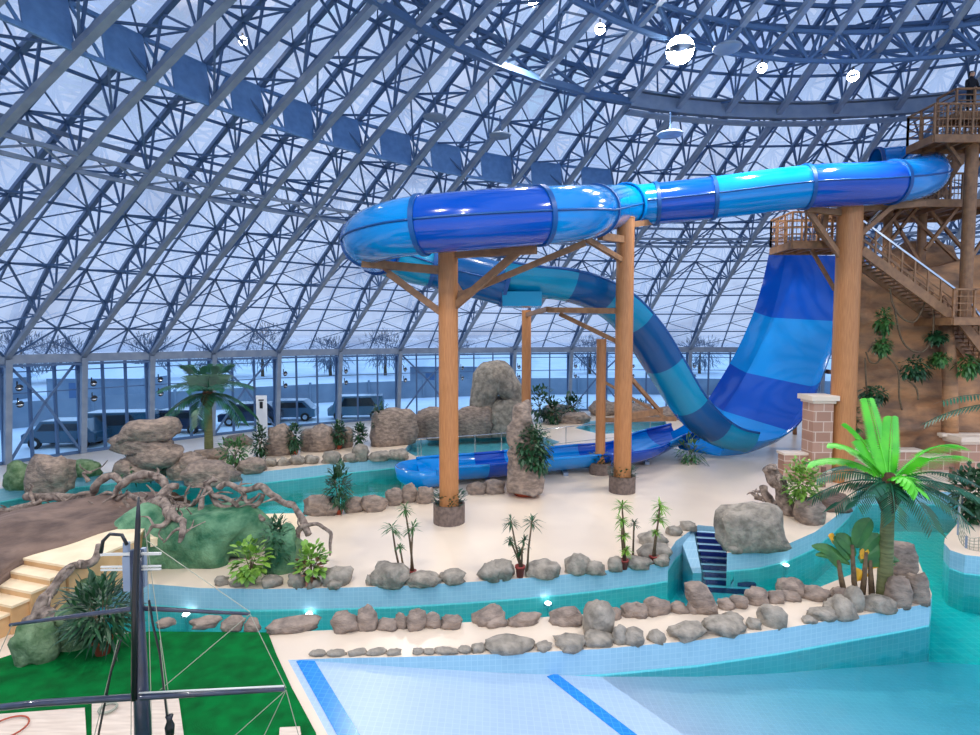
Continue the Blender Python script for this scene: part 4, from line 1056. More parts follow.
ro = thing('run_out_chute', 'long low blue run-out trough lying on the sand', 'water slide', G(560, 470))
rp = cr([G(426, 481, .12), G(452, 478, .12), G(488, 475.5, .12), G(530, 471, .12), G(580, 466, .14), G(630, 461, .16), (8.6, 28.2, .3), (10.3, 29.0, .55)], 6)
rp = [V((p.x, p.y, p.z)) for p in rp]
ct = [0, 11, 16, 25, 33, 37, 42]
for i, (a, b) in enumerate(zip(ct[:-1], ct[1:])):
    mt = blight if i % 2 == 0 else bdark
    o = trough(rp, 1.15, .75, mt, 'trough_section', ro, a, b, fullness=.96); o['label'] = 'light blue section' if i % 2 == 0 else 'dark blue section'
m = MB()
for i in (2, 12, 22, 32): m.box(rp[i] + V((0, 0, -.07)), (.2, 2.0, .14))
m.build('skid', steel, ro)
m = MB(); m.lathe(rp[0] + V((-.05, 0, -.05)), [(.9, 0), (1.15, .25), (1.2, .72), (1.12, .72), (1.05, .3), (.6, .1), (.01, .08)], 24); m.build('end_lip', blight, ro, True)

# railing behind the run-out
t = thing('railing', 'thin steel railing with glass-thin posts beside the blue run-out', 'railing', G(540, 456))
rl = [G(418, 459), G(475, 455), G(530, 449.5), G(600, 441), G(650, 437)]
rl = cr(rl, 4); top = MB(); top.path([p + V((0, 0, 1.0)) for p in rl], .022, 6); top.build('top_rail', chrome, t, True)
m = MB(); m.path([p + V((0, 0, .12)) for p in rl], .015, 6); m.build('bottom_rail', chrome, t, True)
for i in range(0, len(rl), 2): MB().cyl(rl[i], rl[i] + V((0, 0, 1.0)), .025, 8).build('post', chrome, t)
MB().cyl(G(421, 461), G(421, 461) + V((0, 0, 1.05)), .03, 8).build('post', chrome, t)

# ================================================================ STAIR TOWER
tw = thing('slide_tower', 'brown steel stair tower with railed decks at the right', 'tower', (P(955, 400, 23.5).x, 23.5, 0))
def part(name, m, mt=woodd, lb=None):
    o = m.build(name, mt, tw)
    if lb: o['label'] = lb
    return o
def rail(p, q, n, h=1.1, name='railing', picks=True, mesh_=3):
    p, q = V(p), V(q); m = MB(); u = V((0, 0, 1))
    m.beam(p + u * h, q + u * h, .07)
    for k in range(1, mesh_ + 1): m.beam(p + u * (h * k / (mesh_ + 1)), q + u * (h * k / (mesh_ + 1)), .035)
    for i in range(1 if abs(p.x - q.x) < .01 else 0, n + 1):
        a = p.lerp(q, i / n); m.beam(a, a + u * h, .07)
    if picks:
        for i in range(1, n * 3): a = p.lerp(q, i / (n * 3)); m.beam(a, a + u * h, .022)
    part(name, m)
def deck(px0, px1, py, z0, z1, nm='deck', th=.28):
    a = P(px0, py, z0); b = P(px1, py, z0); h = a.z
    m = MB(); m.box(((a.x + b.x) / 2, (z0 + z1) / 2, h - .04), (b.x - a.x, z1 - z0, .08)); part(nm, m, woodd)
    m = MB()
    for y in (z0, z1): m.box(((a.x + b.x) / 2, y, h - th / 2 - .04), (b.x - a.x, .1, th))
    for x in (a.x, b.x): m.box((x, (z0 + z1) / 2, h - th / 2 - .04), (.1, z1 - z0, th))
    for k in range(1, 5): m.box((a.x + (b.x - a.x) * k / 5, (z0 + z1) / 2, h - .2), (.08, z1 - z0, .16))
    part('deck_frame', m)
    return a.x, b.x, h
# upper deck
x0, x1, hD = deck(934, 1010, 134, 22.3, 23.7)
rail((x0, 22.3, hD), (x1, 22.3, hD), 6, 1.15); rail((x0, 22.3, hD), (x0, 23.7, hD), 2, 1.15, picks=False); rail((x0, 23.7, hD), (x1, 23.7, hD), 5, 1.15, picks=False)
xa, xb, hD2 = deck(956, 1010, 112, 22.7, 23.65, 'upper_step_deck', .2)
rail((xa, 22.7, hD2), (xb, 22.7, hD2), 3, .9, picks=False); rail((xa, 22.7, hD2), (xa, 23.65, hD2), 1, .9, picks=False)
# start deck at tube level, and the lower left deck
xs, xe, hS = deck(862, 1010, 199, 23.6, 26.8)
xl, xr, hL = deck(792, 858, 241, 23.8, 25.6)
rail((xl, 23.8, hL), (xr, 23.8, hL), 5, 1.2); rail((xl, 23.8, hL), (xl, 25.6, hL), 3, 1.2); rail((xl, 25.6, hL), (xr, 25.6, hL), 4, 1.2)
rail((P(922, 198, 24).x, 23.8, hS), (x1, 23.8, hS), 4, 1.1)
xq, xw, hQ = deck(953, 1015, 317, 22.4, 24.4)
rail((xq, 22.4, hQ), (xw, 22.4, hQ), 3, 1.1)
# columns
for px, z, ytop, w in ((965, 22.9, 133, .44), (966, 25.8, 199, .4), (885, 25.2, 199, .36), (919, 25.4, 199, .36), (1004, 23.2, 133, .4), (859, 26.4, 199, .3), (1004, 26, 199, .4)):
    b = P(px, 300, z); m = MB(); m.cyl((b.x, z, hQ if z in (22.9, 23.2) else 0), (b.x, z, P(px, ytop, z).z - .1), w / 2, 16); o = part('column', m, woodd)
# stairs
def stair(a, b, z, n, wid=1.1, rails=True, nm='staircase'):
    A, B = P(*a, z), P(*b, z); m = MB()
    for y in (0, wid): m.beam(A + V((0, y, 0)), B + V((0, y, 0)), .08, .36)
    for i in range(n): c = A.lerp(B, (i + .5) / n); m.box(c + V((0, wid / 2, .08)), (abs(B.x - A.x) / n * 1.05, wid, .04))
    part(nm, m)
    if rails:
        for y in (0, wid):
            m = MB(); u = V((0, 0, 1)); o = V((0, y, .1))
            for h in (.3, .6): m.beam(A + o + u * h, B + o + u * h, .035)
            for i in range(8): c = A.lerp(B, i / 7) + o; m.beam(c, c + u * 1.05, .06)
            part('stair_railing', m)
            m = MB(); m.beam(A + o + u * 1.05, B + o + u * 1.05, .07); part('handrail', m, chrome if y == 0 else woodd)
stair((862, 250), (953, 317), 22.8, 20)
stair((935, 197), (975, 138), 24.6, 14, 1.0, True)
stair((948, 140), (920, 168), 25.8, 9, .9, False); stair((920, 168), (950, 198), 26.4, 9, .9, False)
stair((962, 322), (1000, 372), 23.0, 12, 1.0, True)
# braces
for a, b, z, w in [((872, 243), (905, 205), 24.6, .12), ((885, 248), (919, 205), 25, .12), ((919, 262), (885, 205), 25, .12), ((925, 250), (962, 202), 24, .12), ((962, 265), (900, 205), 25.2, .12), ((862, 212), (878, 205), 23, .1), ((808, 244), (835, 290), 24.6, .13), ((945, 140), (962, 165), 23, .12), ((968, 180), (990, 145), 23, .12), ((968, 262), (1000, 215), 23.2, .12), ((925, 205), (968, 255), 24.9, .12)]:
    m = MB(); m.beam(P(*a, z), P(*b, z), w); part('brace', m)
for a, b in (((812, 213), (820, 232)), ((820, 232), (848, 262)), ((826, 212), (822, 232))):
    m = MB(); m.beam(P(*a, 23.4), P(*b, 23.4), .2); part('brace', m)
m = MB(); m.path([P(857, 242, 23.2), P(868, 222, 23), P(886, 204, 22.8)], .06, 8); part('pipe', m, chrome)
m = MB(); m.path([P(858, 240, 23.0), P(860, 232, 23), P(872, 218, 23), P(893, 209, 22.9)], .05, 8); part('pipe', m)

# person on the upper deck
def person(loc):
    t = thing('person', 'person in dark clothes standing at the upper tower deck railing', 'person', loc)
    me = bpy.data.meshes.new('body'); L = V(loc)
    J = [(0, 0, .95), (0, 0, 1.15), (0, 0, 1.38), (0, 0, 1.5), (0, -.01, 1.62), (0, 0, 1.72), (.1, 0, .9), (.11, -.02, .5), (.11, 0, .08), (.11, -.12, .03), (-.1, 0, .9), (-.11, -.02, .5), (-.11, 0, .08), (-.11, -.12, .03), (.19, 0, 1.4), (.24, -.04, 1.14), (.2, -.26, 1.0), (.17, -.34, .98), (-.19, 0, 1.4), (-.24, -.04, 1.14), (-.2, -.26, 1.0), (-.17, -.34, .98)]
    R = [.13, .13, .15, .06, .085, .08, .09, .065, .045, .035, .09, .065, .045, .035, .065, .05, .038, .03, .065, .05, .038, .03]
    E_ = [(0, 1), (1, 2), (2, 3), (3, 4), (4, 5), (0, 6), (6, 7), (7, 8), (8, 9), (0, 10), (10, 11), (11, 12), (12, 13), (2, 14), (14, 15), (15, 16), (16, 17), (2, 18), (18, 19), (19, 20), (20, 21)]
    me.from_pydata(J, E_, []); o = bpy.data.objects.new('body', me); COL.objects.link(o); o.parent = t; me.materials.append(cloth)
    sk = o.modifiers.new('skin', 'SKIN')
    for v, r_ in zip(me.skin_vertices[0].data, R): v.radius = (r_, r_ * .85)
    me.skin_vertices[0].data[0].use_root = True
    s = o.modifiers.new('s', 'SUBSURF'); s.levels = 1; s.render_levels = 2
    m = MB(); m.lathe(L + V((0, -.02, 1.54)), [(.03, 0), (.075, .03), (.09, .1), (.088, .15), (.05, .19)], 14); m.build('face', skin, t, True)
    m = MB(); m.lathe(L + V((0, .02, 1.6)), [(.09, 0), (.1, .06), (.095, .12), (.06, .17), (.01, .185)], 14); m.build('hair', hairm, t, True)
    for s_ in (-1, 1):
        m = MB(); q = L + V((.17 * s_, -.36, .97)); m.box(q, (.07, .08, .03))
        for k in range(4): m.path([q + V((-.026 + .017 * k, -.03, 0)), q + V((-.026 + .017 * k, -.08 - .008 * (k in (1, 2)), -.005)), q + V((-.026 + .017 * k, -.1, -.03))], .008, 6)
        m.path([q + V((-.035 * s_, .02, 0)), q + V((-.06 * s_, -.02, -.01)), q + V((-.06 * s_, -.05, -.02))], .009, 6)
        m.build('hand', skin, t, True)
pz = P(967, 112, 23.3); person((pz.x, 23.15, hD2 + .01))

# ================================================================ CLIFF AND BRICK WALLS
def cliffmesh():
    m = MB(); top = [(852, 290), (862, 284), (872, 272), (885, 268), (900, 270), (930, 268), (960, 262), (1000, 250), (1060, 240)]
    nx, nz = 60, 36; z = 24.0; xs0 = P(854, 400, z).x; xs1 = P(1060, 400, z).x
    import bisect
    def topz(x):
        px = 490 + x / z * F
        for (a, ya), (b, yb) in zip(top[:-1], top[1:]):
            if a <= px <= b: return P(px, ya + (yb - ya) * (px - a) / (b - a), z).z
        return P(px, top[0][1] if px < top[0][0] else top[-1][1], z).z
    def pt(i, j, lay):
        x = xs0 + (xs1 - xs0) * i / nx; tz = topz(x); h = tz * j / nz
        p = V((x, z + .5, h)); e = noise.noise(V((x * .5, h * .35, 3))) * .8 + noise.noise(V((x * 1.3, h * 2.2, 7))) * .25 + .18 * sin(h * 4 + 2 * noise.noise(V((x * .6, h, 0))))
        edge = min(1, (nz - j) / 4) * min(1, i / 2)
        p.y -= e * edge - (1 - edge) * .5
        if lay: p.y = z + 1.7
        return p
    for lay in (0, 1):
        for i in range(nx + 1):
            for j in range(nz + 1): m.v.append(pt(i, j, lay))
    w = nz + 1; q = (nx + 1) * w
    def f(a): m.f.append(a); m.mi.append(0)
    for i in range(nx):
        for j in range(nz): a = i * w + j; f([a, a + w, a + w + 1, a + 1]); f([q + a, q + a + 1, q + a + w + 1, q + a + w])
        a = i * w + nz; f([a, a + w, q + a + w, q + a])
    for j in range(nz): f([j, j + 1, q + j + 1, q + j])
    return m
tag(cliffmesh().build('artificial_cliff', cliff_m, None, True), 'brown artificial cliff with creepers under the tower stairs', 'cliff')
rk = rock_mb(P(925, 300, 26.3) + V((0, .4, 0)), 3.4, 1.8, 2.9, 55, .25, .3); 
o = rk.build('cliff_top_rock', cliff_m, None, True); tag(o, 'rounded brown rock crest seen behind the stair railing', 'rock')
m = MB(); m.path([P(867, 410, 23.9), P(868, 350, 24.0), P(866, 315, 24)], [.16, .14, .12], 8)
pil = MB(); pil.path([P(950, 440, 23.6) , P(950, 380, 23.7), P(946, 325, 23.8)], [.3, .27, .26], 12); tag(pil.build('rock_pilaster', cliff_m, None, True), 'vertical ochre rib on the cliff face below the stair foot', 'pilaster')
# creepers
def vine(lst, label):
    m = MB(); m.path(cr([P(*p) for p in lst], 5), .035, 6); tag(m.build('creeper', stemm, None, True), label, 'creeper', 'creepers hanging on the cliff')
vine([(890, 288, 23.2), (893, 305, 23.1), (902, 318, 23.1), (914, 322, 23.1), (922, 310, 23.1), (926, 298, 23.2)], 'creeper looping in a U just below the stair stringer')
vine([(895, 310, 23.1), (900, 335, 23.1), (908, 348, 23.1), (922, 352, 23.1), (932, 338, 23.1), (934, 310, 23.2)], 'wide hanging creeper loop in the middle of the cliff')
vine([(868, 352, 23.2), (874, 342, 23.1), (880, 350, 23.1), (878, 362, 23.1), (870, 362, 23.2), (866, 352, 23.2)], 'small round creeper coil beside the thick column')
vine([(865, 358, 23.2), (866, 380, 23.2), (868, 402, 23.2)], 'straight creeper below the round coil')
vine([(886, 355, 23.1), (898, 370, 23.0), (899, 395, 23.0), (902, 410, 23.1)], 'long creeper dropping from the planted ledge')
vine([(905, 378, 23.0), (916, 388, 23.0), (918, 400, 23.0)], 'short curved creeper below the dark hanging bush')
for px, py, w, h, mt, lb in [(882, 333, 14, 26, leafm, 'green tuft at the upper left of the cliff'), (881, 352, 12, 14, leafm, 'small fern tuft under the upper green tuft'), (914, 378, 34, 22, leafd, 'dark bushy plant hanging mid cliff'), (968, 374, 26, 20, leafm, 'bright leafy plant on the right of the cliff'), (873, 402, 26, 16, leafd, 'dark fern at the lower left of the cliff'), (935, 340, 14, 8, leafd, 'tiny dark tuft near the stair foot'), (938, 362, 12, 8, leafm, 'small trailing sprig between the two hanging bushes')]:
    c = P(px, py, 23.15); sc = c.y / F; t = thing('cliff_plant', lb, 'plant', c)
    MB().lathe(c + V((0, .1, -.02)), [(.05, -.1), (.14, 0), (.15, .08), (.01, .08)], 10).build('basket', stemm, t)
    bush_mb(c + V((0, -.05, h * sc / 2)), w * sc / 2, .35, h * sc / 2, 300, .24, .1, px, -.1, .5).build('foliage', mt, t)

bw = thing('brick_terrace', 'pink brick terrace walls with pale copings beyond the channel', 'wall', (P(880, 480, 23).x, 23, 0))
def wallbox(px0, px1, ytop, z, nm='wall_or_shade_block', h0=0, th=.5, mt=None, cap=True):
    a, b = P(px0, 400, z).x, P(px1, 400, z).x; h = P(490, ytop, z).z
    MB().box(((a + b) / 2, z + th / 2, (h + h0) / 2), (b - a, th, h - h0)).build(nm, mt or brick, bw)
    if cap: MB().box(((a + b) / 2, z + th / 2, h + .04), (b - a + .1, th + .1, .09)).build('coping', capst, bw)
wallbox(786, 815, 455, 22.9); wallbox(836, 876, 452, 23.1); wallbox(896, 925, 452, 23.1); wallbox(925, 965, 458, 23.0); wallbox(876, 896, 448, 23.3, mt=shade_m, cap=False)  # the uncapped dark block stands in for shade in a wall opening
wallbox(855, 1015, 477, 22.0, 'ledge', 0, .9, mt=capst, cap=False)
for px in (822, 866, 950): 
    x = P(px, 400, 22.2).x; MB().box((x, 21.95, .42), (.14, .14, .8)).build('post', brickd, bw)
cu = thing('kerb', 'brown brick kerb along the back edge of the turquoise channel', 'kerb', (P(900, 490, 21.6).x, 21.6, 0))
a, b = G(855, 490), G(975, 491); MB().box(((a.x + b.x) / 2, (a.y + b.y) / 2 + .18, .12), (b.x - a.x + .1, .34, .26)).build('kerb_block', brickd, cu); MB().box(((a.x + b.x) / 2, (a.y + b.y) / 2 + .18, .265), (b.x - a.x + .12, .38, .03)).build('coping', capst, cu)
def pillar(px0, px1, ytop, z, label):
    a, b = P(px0, 400, z).x, P(px1, 400, z).x; w = b - a; c = V(((a + b) / 2, z + w / 2, 0)); h = P(490, ytop, z).z; t = thing('brick_pillar', label, 'pillar', c)
    MB().box(c + V((0, 0, h / 2 - .15)), (w, w, h - .3)).build('shaft', brick, t)
    m = MB(); m.box(c + V((0, 0, h - .24)), (w + .12, w + .12, .12)); m.box(c + V((0, 0, h - .09)), (w + .3, w + .3, .2)); m.build('cap', capst, t)
pillar(814, 834, 396, 22.6, 'tall pink brick pillar with a pale cap left of the cliff')
pillar(964, 985, 437, 22.7, 'short brick pillar with white cap at the right edge')
t = thing('balustrade', 'white carved balustrade between cliff foot and right pillar', 'railing', P(945, 470, 23.6))
m = MB()
for k in range(6): p = P(945 + k * 7, 440, 24.0); m.lathe(V((p.x, 23.4, .9)), [(.07, 0), (.05, .15), (.12, .4), (.05, .7), (.08, .9)], 10)
m.build('baluster', capst, t, True)
a, b = P(940, 430, 23.4), P(990, 430, 23.4); MB().box(((a.x + b.x) / 2, 23.4, 1.85), (b.x - a.x, .3, .12)).build('rail', capst, t)
MB().box(((a.x + b.x) / 2, 23.4, .45), (b.x - a.x, .4, .9)).build('base', brick, t)
# net fence at right platform
t = thing('net_fence', 'sagging grey net barrier around the sandy platform at right', 'fence', G(955, 530))
q = [G(961, 520), G(958, 535), G(966, 548), G(985, 552)]; hts = [1.0, .9, .35, .45]; mm = MB()
for i in range(4): MB().cyl(q[i], q[i] + V((0, 0, hts[i])), .03, 8).build('post', steel, t)
tops = cr([q[i] + V((0, 0, hts[i])) for i in range(4)], 5); lows = cr(q, 5)
for i in range(len(tops)): mm.beam(tops[i], lows[i], .012)
for k in range(5): mm.path([lows[i].lerp(tops[i], k / 4) for i in range(len(tops))], .01, 4)
mm.build('net', ropem, t)

# ================================================================ SHIP MAST IN FRONT
zm = 7.0
t = thing('ship_mast', 'dark ship mast with cross yards and rigging rising before the turf', 'mast', (P(138, 600, zm).x, zm, 0))
def mp(px, py, dz=0): return P(px, py, zm + dz)
b0 = mp(141, 735); foot = V((b0.x + .02, zm, .0))
m = MB(); m.path([foot, mp(143, 735), mp(140, 660), mp(137, 600), mp(136, 550)], [.11, .1, .085, .075, .07], 14); m.build('lower_mast', mastm, t, True)
m = MB(); m.path([mp(134, 700, -.1), mp(135, 600, -.1), mp(138, 520, -.1), mp(138.5, 497, -.1)], [.035, .04, .03, .012], 10); m.build('topmast', black, t, True)
m = MB(); m.box(mp(134, 572, .05), (.2, .14, .45)); m.box(mp(127, 558, .05), (.06, .06, .42)); m.box(mp(144, 567, .05), (.05, .06, .5)); m.build('masthead_cheeks', steel, t)
m = MB()
for y in (553.5,): m.beam(mp(101, y + 1), mp(161, y), .03)
for y in (566, 569): m.beam(mp(101, y + 1), mp(161, y), .022)
m.build('crosstree', sparw, t)
m = MB(); m.path([mp(101, 553), mp(103, 541), mp(110, 534), mp(122, 535), mp(127, 545)], .022, 6); m.build('hoop', black, t, True)
m = MB(); m.path([mp(10, 625, .1), mp(60, 618, .1), mp(138, 608, .05), mp(250, 614, .1)], [.022, .028, .034, .02], 8); m.build('upper_yard', mastm, t, True)
m = MB(); m.path([mp(-60, 714, -.05), mp(40, 703, -.05), mp(138, 697, -.05), mp(284, 689, -.05)], [.04, .045, .045, .03], 8); m.build('lower_yard', mastm, t, True)
m = MB(); m.path([mp(139, 693, -.09), mp(284, 686, -.09)], .012, 6); m.build('jackstay', sparw, t, True)
for a, b in [((250, 614), (286, 688)), ((145, 530), (168, 690)), ((146, 540), (250, 612)), ((286, 690), (300, 740)), ((286, 690), (230, 740)), ((286, 690), (262, 740)), ((250, 614), (160, 690)), ((12, 625), (-4, 660)), ((165, 690), (172, 740)), ((118, 640), (92, 745)), ((160, 640), (170, 740)), ((132, 545), (131, 740)), ((147, 545), (152, 740))]:
    m = MB(); m.path([mp(*a), mp(*b)], .0055, 4); m.build('rigging_line', ropem, t)
for a, b in [((121, 640), (111, 672)), ((160, 655), (153, 625)), ((111, 672), (97, 742)), ((153, 625), (149, 600)), ((160, 655), (170, 742))]:
    m = MB(); m.path([mp(*a), mp(*b)], .014, 5); m.build('shroud', black, t)
m = MB(); m.lathe(mp(170, 735), [(.05, 0), (.06, .12), (.03, .2), (.05, .26), (.01, .28)], 10); m.build('cleat', black, t, True)
# boards on the turf
def board(lst, label, h=.09):
    m = MB(); m.prism(pl(lst), .036, h); tag(m.build('board_platform', planks), label, 'platform', 'pale board platforms on the turf')
board([(92, 703), (178, 697), (192, 800), (92, 800)], 'pale board platform under the mast foot')
board([(-60, 724), (85, 713), (90, 800), (-60, 800)], 'pale board platform at the lower left corner')
board([(280, 733), (300, 732), (306, 775), (276, 775)], 'small pale board corner right of the mast')
m = MB(); cc = G(6, 728, .12); m.path([cc + V((.27 * cos(a), .27 * sin(a), 0)) for a in [2 * pi * i / 24 for i in range(25)]], .012, 6); tag(m.build('hoop_ring', terra, None, True), 'thin reddish hoop lying on the lower left platform', 'hoop')
m = MB(); cc = G(108, 708, .13); m.path([cc + V((.12 * cos(a), .12 * sin(a), 0)) for a in [2 * pi * i / 24 for i in range(25)]], .02, 6); tag(m.build('rope_coil', ropem, None, True), 'grey rope coil on the board platform by the mast', 'rope')

# ================================================================ LAMPS
def lampthing(name, loc, target, label, lit, r_=.22, group=None):
    t = thing(name, label, 'lamp', loc, group); L = V(loc); d = (V(target) - L).normalized(); a = L - d * r_ * .8
    m = MB(); m.path([a, a + d * r_ * .3, a + d * r_ * .8, L], [r_ * .35, r_ * .6, r_ * .98, r_ * 1.05], 14); hs = m.build('housing', chrome, t, True)
    m = MB(); m.path([L + d * .01, L + d * r_ * .3, L + d * r_ * .5], [r_ * .98, r_ * .85, r_ * .4], 14); m.build('lens', lampon if lit else black, hs)
    m = MB(); m.beam(a, a + V((0, 0, r_ * 1.6)), .05); m.build('bracket', black, t)
    return t
proto = None; n_ = 0
base_l = []
for i in range(-1, 13):
    az = AZ(i); di = V((sin(az), cos(az), 0)); b = dome(az, 0) - di * .45; sd_ = V((di.y, -di.x, 0))
    for hh in (3.2, 2.3): base_l.append((b + sd_ * .35 + V((0, 0, hh - b.z)), i, hh))
for k, (p, i, hh) in enumerate(base_l):
    lb = '%s unlit silver floodlight on the %s glass wall column from the left' % ('upper' if hh > 3 else 'lower', ORD[i + 1])
    if proto is None:
        proto = lampthing('floodlight', p, p + V((3, -1, -.6)), lb, False, .2, 'floodlights on the glass wall columns')
    else:
        c = copy_tree(proto, p); c['label'] = lb
lampsL = [((680, 50), 21, 'brightest lit floodlight under the dome crown ring', .5), ((600, 29), 22, 'lit floodlight left of the brightest one', .2), ((762, 68), 22, 'small lit floodlight right of the brightest one', .18), ((853, 76), 21.5, 'lit floodlight nearest above the tower deck', .2), ((533, 1), 22, 'lit floodlight at the top edge of the picture', .2), ((243, 41), 21, 'dim lit oval lamp high on the left of the dome', .16)]  # the brightest lens is oversized to stand in for its glare
for (px, py), z, lb, r_ in lampsL:
    p = P(px, py, z); t = lampthing('dome_lamp', p, V((1, 3, 2)), lb, True, r_)
for (px, py), z, lb in [((435, 119), 24, 'grey dish-shaped unlit lamp above the big tube bend'), ((670, 136), 22, 'grey flat dish lamp below the box girder end'), ((727, 50), 20, 'dark dish lamp right of the brightest floodlight'), ((500, 137), 25, 'pale dish lamp above the dark tube section')]:
    p = P(px, py, z); t = thing('dish_lamp', lb, 'lamp', p); MB().lathe(p, [(.05, 0), (.45, .02), (.5, .08), (.2, .2), (.05, .24)], 20).build('dish', steel, t, True); MB().cyl(p + V((0, 0, .2)), p + V((0, 0, .9)), .03, 8).build('stem', steeld, t)
def light(loc, e, col=(1, .95, .88), r_=.2):
    l = bpy.data.lights.new('lamp_or_fill_light', 'SPOT'); l.spot_size = radians(165); l.spot_blend = .35; l.energy = e; l.color = col; l.shadow_soft_size = r_; o = bpy.data.objects.new('lamp_or_fill_light', l); COL.objects.link(o); o.location = loc
EN = 1800
for (px, py), z, lb, r_ in lampsL[:5]: light(P(px, py, z) + V((0, -.5, -1.9)), EN * .6)
# the same lamps go on round the dome behind the camera
k = 0
for az in (-2.6, -2.0, -1.45, 1.3, 1.9, 2.5, 3.1):
    for rr_, hh in ((19, 15.2), (31, 11.0)):
        p = V((DC.x + rr_ * sin(az), DC.y + rr_ * cos(az), hh))
        light(p, EN * (1.15 if rr_ < 20 else .9)); k += 1
for p in ((-14, 20, 10.5), (-4, 30, 12.5), (-2, 6, 14.5), (9, 9, 16.0), (10, 34, 11.5)): light(p, EN * .9)  # unseen fill spots without fixtures, added to lift the interior light

# pool lamps
for px, py, lb in [(548, 602, 'glowing underwater lamp in the middle of the front channel'), (309, 613, 'glowing underwater lamp behind the left spit stones'), (186, 613, 'glowing underwater lamp left, seen behind the mast rigging'), (786, 564, 'small underwater lamp right of the striped steps')]:
    g = G(px, py, WL - .02); t = thing('pool_lamp', lb, 'lamp', g)
    MB().lathe(g + V((0, 0, -.08)), [(.11, 0), (.11, .03), (.09, .05), (.01, .05)], 16).build('rim', chrome, t); MB().lathe(g + V((0, 0, -.03)), [(.085, 0), (.07, .02), (.01, .025)], 16).build('lens', poollamp, t)
    MB().cyl(g + V((0, 0, -.08)), g + V((0, 0, -1.0)), .02, 8).build('stand', chrome, t)

# ================================================================ OUTSIDE
m = MB(); k = 72; vv = []
for t in range(k):
    a = 2 * pi * t / k
    for r_, h in ((48.1, GL - .01), (75, GL), (110, GL + .6), (160, GL + 3.5), (260, GL + 4)): vv.append(V((DC.x + r_ * cos(a), DC.y + r_ * sin(a), h)))
ff = []
for t in range(k):
    u = (t + 1) % k
    for q in range(4): ff.append((t * 5 + q, t * 5 + q + 1, u * 5 + q + 1, u * 5 + q))
m.add(vv, ff); m.keep = True
struct(m.build('ground_snow', snow, None, True))
t = thing('boundary_fence', 'long grey boundary fence in the snow beyond the glass', 'fence', (10, 66, GL))
m = MB(); azs = [-1.25 + .1 * i for i in range(19)]
for a, b in zip(azs[:-1], azs[1:]):
    p = V((DC.x + 63 * sin(a), DC.y + 63 * cos(a), GL + 1.0)); q = V((DC.x + 63 * sin(b), DC.y + 63 * cos(b), GL + 1.0)); m.beam(p, q, .1, 2.0)
m.build('fence_panels', fencem, t)
m = MB()
for a in azs: p = V((DC.x + 62.9 * sin(a), DC.y + 62.9 * cos(a), GL)); m.beam(p, p + V((0, 0, 2.2)), .2)
m.build('fence_posts', fencem, t)
# low sheds with snowy roofs
def shed(px, z, w, h, label):
    b = P(px, 400, z); t = thing('shed', label, 'shed', (b.x, z, GL)); MB().box((b.x, z, GL + h / 2), (w, 5, h)).build('walls', fencem, t)
    m = MB(); x0, x1 = b.x - w / 2 - .4, b.x + w / 2 + .4
    m.add([(x0, z - 3, GL + h), (x1, z - 3, GL + h), (x1, z + 3, GL + h), (x0, z + 3, GL + h), (x0, z, GL + h + 1.4), (x1, z, GL + h + 1.4)], [(0, 1, 5, 4), (2, 3, 4, 5), (0, 4, 3), (1, 2, 5), (3, 2, 1, 0)]); m.build('snowy_roof', snow, t)
    MB().box((b.x - w * .2, z - 2.52, GL + 1.1), (1.2, .08, 2.0)).build('door', steeld, t)
shed(110, 62, 10, 2.6, 'low shed with a snowy gable roof beyond the left windows'); shed(445, 78, 9, 3.0, 'snow-roofed shed beyond the glass left of the arched rock'); shed(-10, 60, 5, 2.6, 'shed at the far left beyond the glass')
def car(px, py, L, yaw, paint, label, van=False):
    c = G(px, py, GL); t = thing('car', label, 'car', c); R = Matrix.Rotation(yaw, 3, 'Z'); H = 2.0 if van else 1.75; W = 1.85
    body = [(-.5, .35), (-.5, .9), (-.46, 1.0), (-.36, 1.02), (-.24, H), (.30, H), (.44, 1.1), (.5, 1.0), (.5, .35)]
    if van: body = [(-.5, .35), (-.5, 1.0), (-.42, 1.15), (-.34, H), (.47, H), (.5, 1.2), (.5, .35)]
    def ext(poly, w0, w1, mt, nm, off=0):
        m = MB(); n = len(poly); vs = [c + R @ V((x * L, w0, z)) for x, z in poly] + [c + R @ V((x * L, w1, z)) for x, z in poly]
        m.add(vs, [tuple(range(n)), tuple(range(2 * n - 1, n - 1, -1))] + [(i, n + i, n + (i + 1) % n, (i + 1) % n) for i in range(n)]); return m.build(nm, mt, t, False, .06)
    ext(body, -W / 2, W / 2, paint, 'body')
    win = [(-.30, 1.08), (-.21, H - .12), (.27, H - .12), (.38, 1.1)]
    ext(win, -W / 2 - .01, W / 2 + .01, carglass, 'side_windows')
    for x in (-.32, .32):
        for s_ in (-1, 1):
            w = MB(); p = c + R @ V((x * L, s_ * W / 2 * .92, .36)); ax = R @ V((0, 1, 0)); w.cyl(p - ax * .12, p + ax * .12, .36, 18); wo = w.build('wheel', rubber, t)
            w = MB(); w.cyl(p - ax * .13, p + ax * .13, .19, 12); w.build('hub', chrome, wo)
    m = MB()
    for s_ in (-1, 1): m.box(c + R @ V((-.5 * L, s_ * .65, .82)), (.12, .3, .14), R)
    m.build('headlight', white, t)
car(118, 440, 4.8, .15, carm[0], 'dark teal car parked in the snow left of the layered slab rock', True)
car(252, 424, 4.7, .2, carm[1], 'dark blue car beyond the glass behind the tall palm')
car(290, 420, 4.5, .1, carm[2], 'blue-grey car beside the white board outside')
car(357, 418, 4.7, .15, carm[2], 'blue-grey van-like car outside right of the shrubs', True)
car(180, 432, 4.4, .0, carm[1], 'navy car outside directly left of the tall palm')
car(68, 446, 4.4, .1, carm[0], 'teal car partly hidden by the leftmost raking columns')
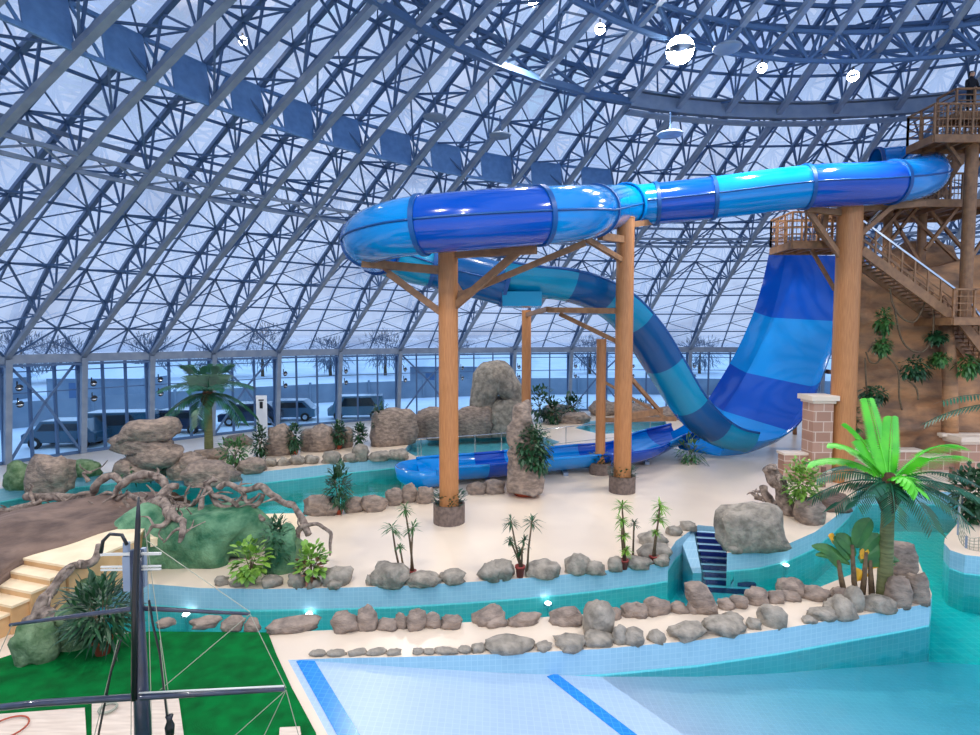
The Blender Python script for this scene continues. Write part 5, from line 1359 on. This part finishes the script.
t = thing('notice_board', 'tall white notice panel standing by the glass wall', 'sign', P(262, 424, 33)); a = P(262, 424, 33)
m = MB(); m.box((a.x, 33, (P(262, 397, 33).z + a.z) / 2 - .3), (.62, .06, 2.4)); m.build('panel', white, t)
m = MB(); m.box((a.x, 32.95, P(262, 405, 33).z), (.18, .02, .4)); m.box((a.x, 32.95, P(262, 400, 33).z), (.3, .02, .08)); m.build('print', black, t)
r = random.Random(9)
for i, (px, z, w, h) in enumerate([(60, 80, 9, 6), (150, 85, 8, 6.5), (215, 90, 8, 5), (262, 92, 9, 8), (330, 95, 8, 6), (385, 96, 9, 7), (455, 98, 8, 6), (20, 76, 8, 7), (700, 100, 9, 6), (590, 100, 8, 6)]):
    b = P(px, 345, z); t = thing('bare_tree', 'frosted bare tree outside the dome, %s from the left' % ORD[[1, 2, 3, 4, 5, 6, 7, 0, 9, 8][i]], 'tree', (b.x, z, GL), 'frosted trees beyond the glass')
    MB().path([(b.x, z, GL), (b.x, z, GL + h * .5), (b.x + .2, z, GL + h * .8)], [.3, .2, .08], 8).build('trunk', stemm, t, True)
    bush_mb(V((b.x, z, GL + h * .7)), w * .5, w * .35, h * .42, 900, 1.5, .12, 300 + i).build('crown', treem, t)

# ================================================================ WORLD, CAMERA
w = bpy.data.worlds.new('World'); SC.world = w; w.use_nodes = True; nt = w.node_tree; bg = nt.nodes['Background']
tc = nt.nodes.new('ShaderNodeTexCoord'); n = nt.nodes.new('ShaderNodeTexNoise'); n.inputs['Scale'].default_value = 2.5; n.inputs['Detail'].default_value = 4
rr = nt.nodes.new('ShaderNodeValToRGB'); rr.color_ramp.elements[0].color = (*s2l(158, 184, 228), 1); rr.color_ramp.elements[1].color = (*s2l(178, 200, 238), 1); rr.color_ramp.elements[0].position = .35; rr.color_ramp.elements[1].position = .65
nt.links.new(tc.outputs['Generated'], n.inputs['Vector']); nt.links.new(n.outputs['Fac'], rr.inputs[0]); nt.links.new(rr.outputs[0], bg.inputs[0]); bg.inputs[1].default_value = 1.6
cd = bpy.data.cameras.new('camera'); co = bpy.data.objects.new('camera', cd); COL.objects.link(co); SC.camera = co
cd.sensor_width = 36; cd.sensor_fit = 'HORIZONTAL'; cd.lens = 36 * F / 980; cd.clip_end = 600; co.location = CAM; co.rotation_euler = (pi / 2 - PIT, 0, 0)
SC.view_settings.view_transform = 'Standard'; SC.view_settings.look = 'None'; SC.view_settings.gamma = 1; SC.view_settings.exposure = 0.1; SC.view_settings.use_curve_mapping = False
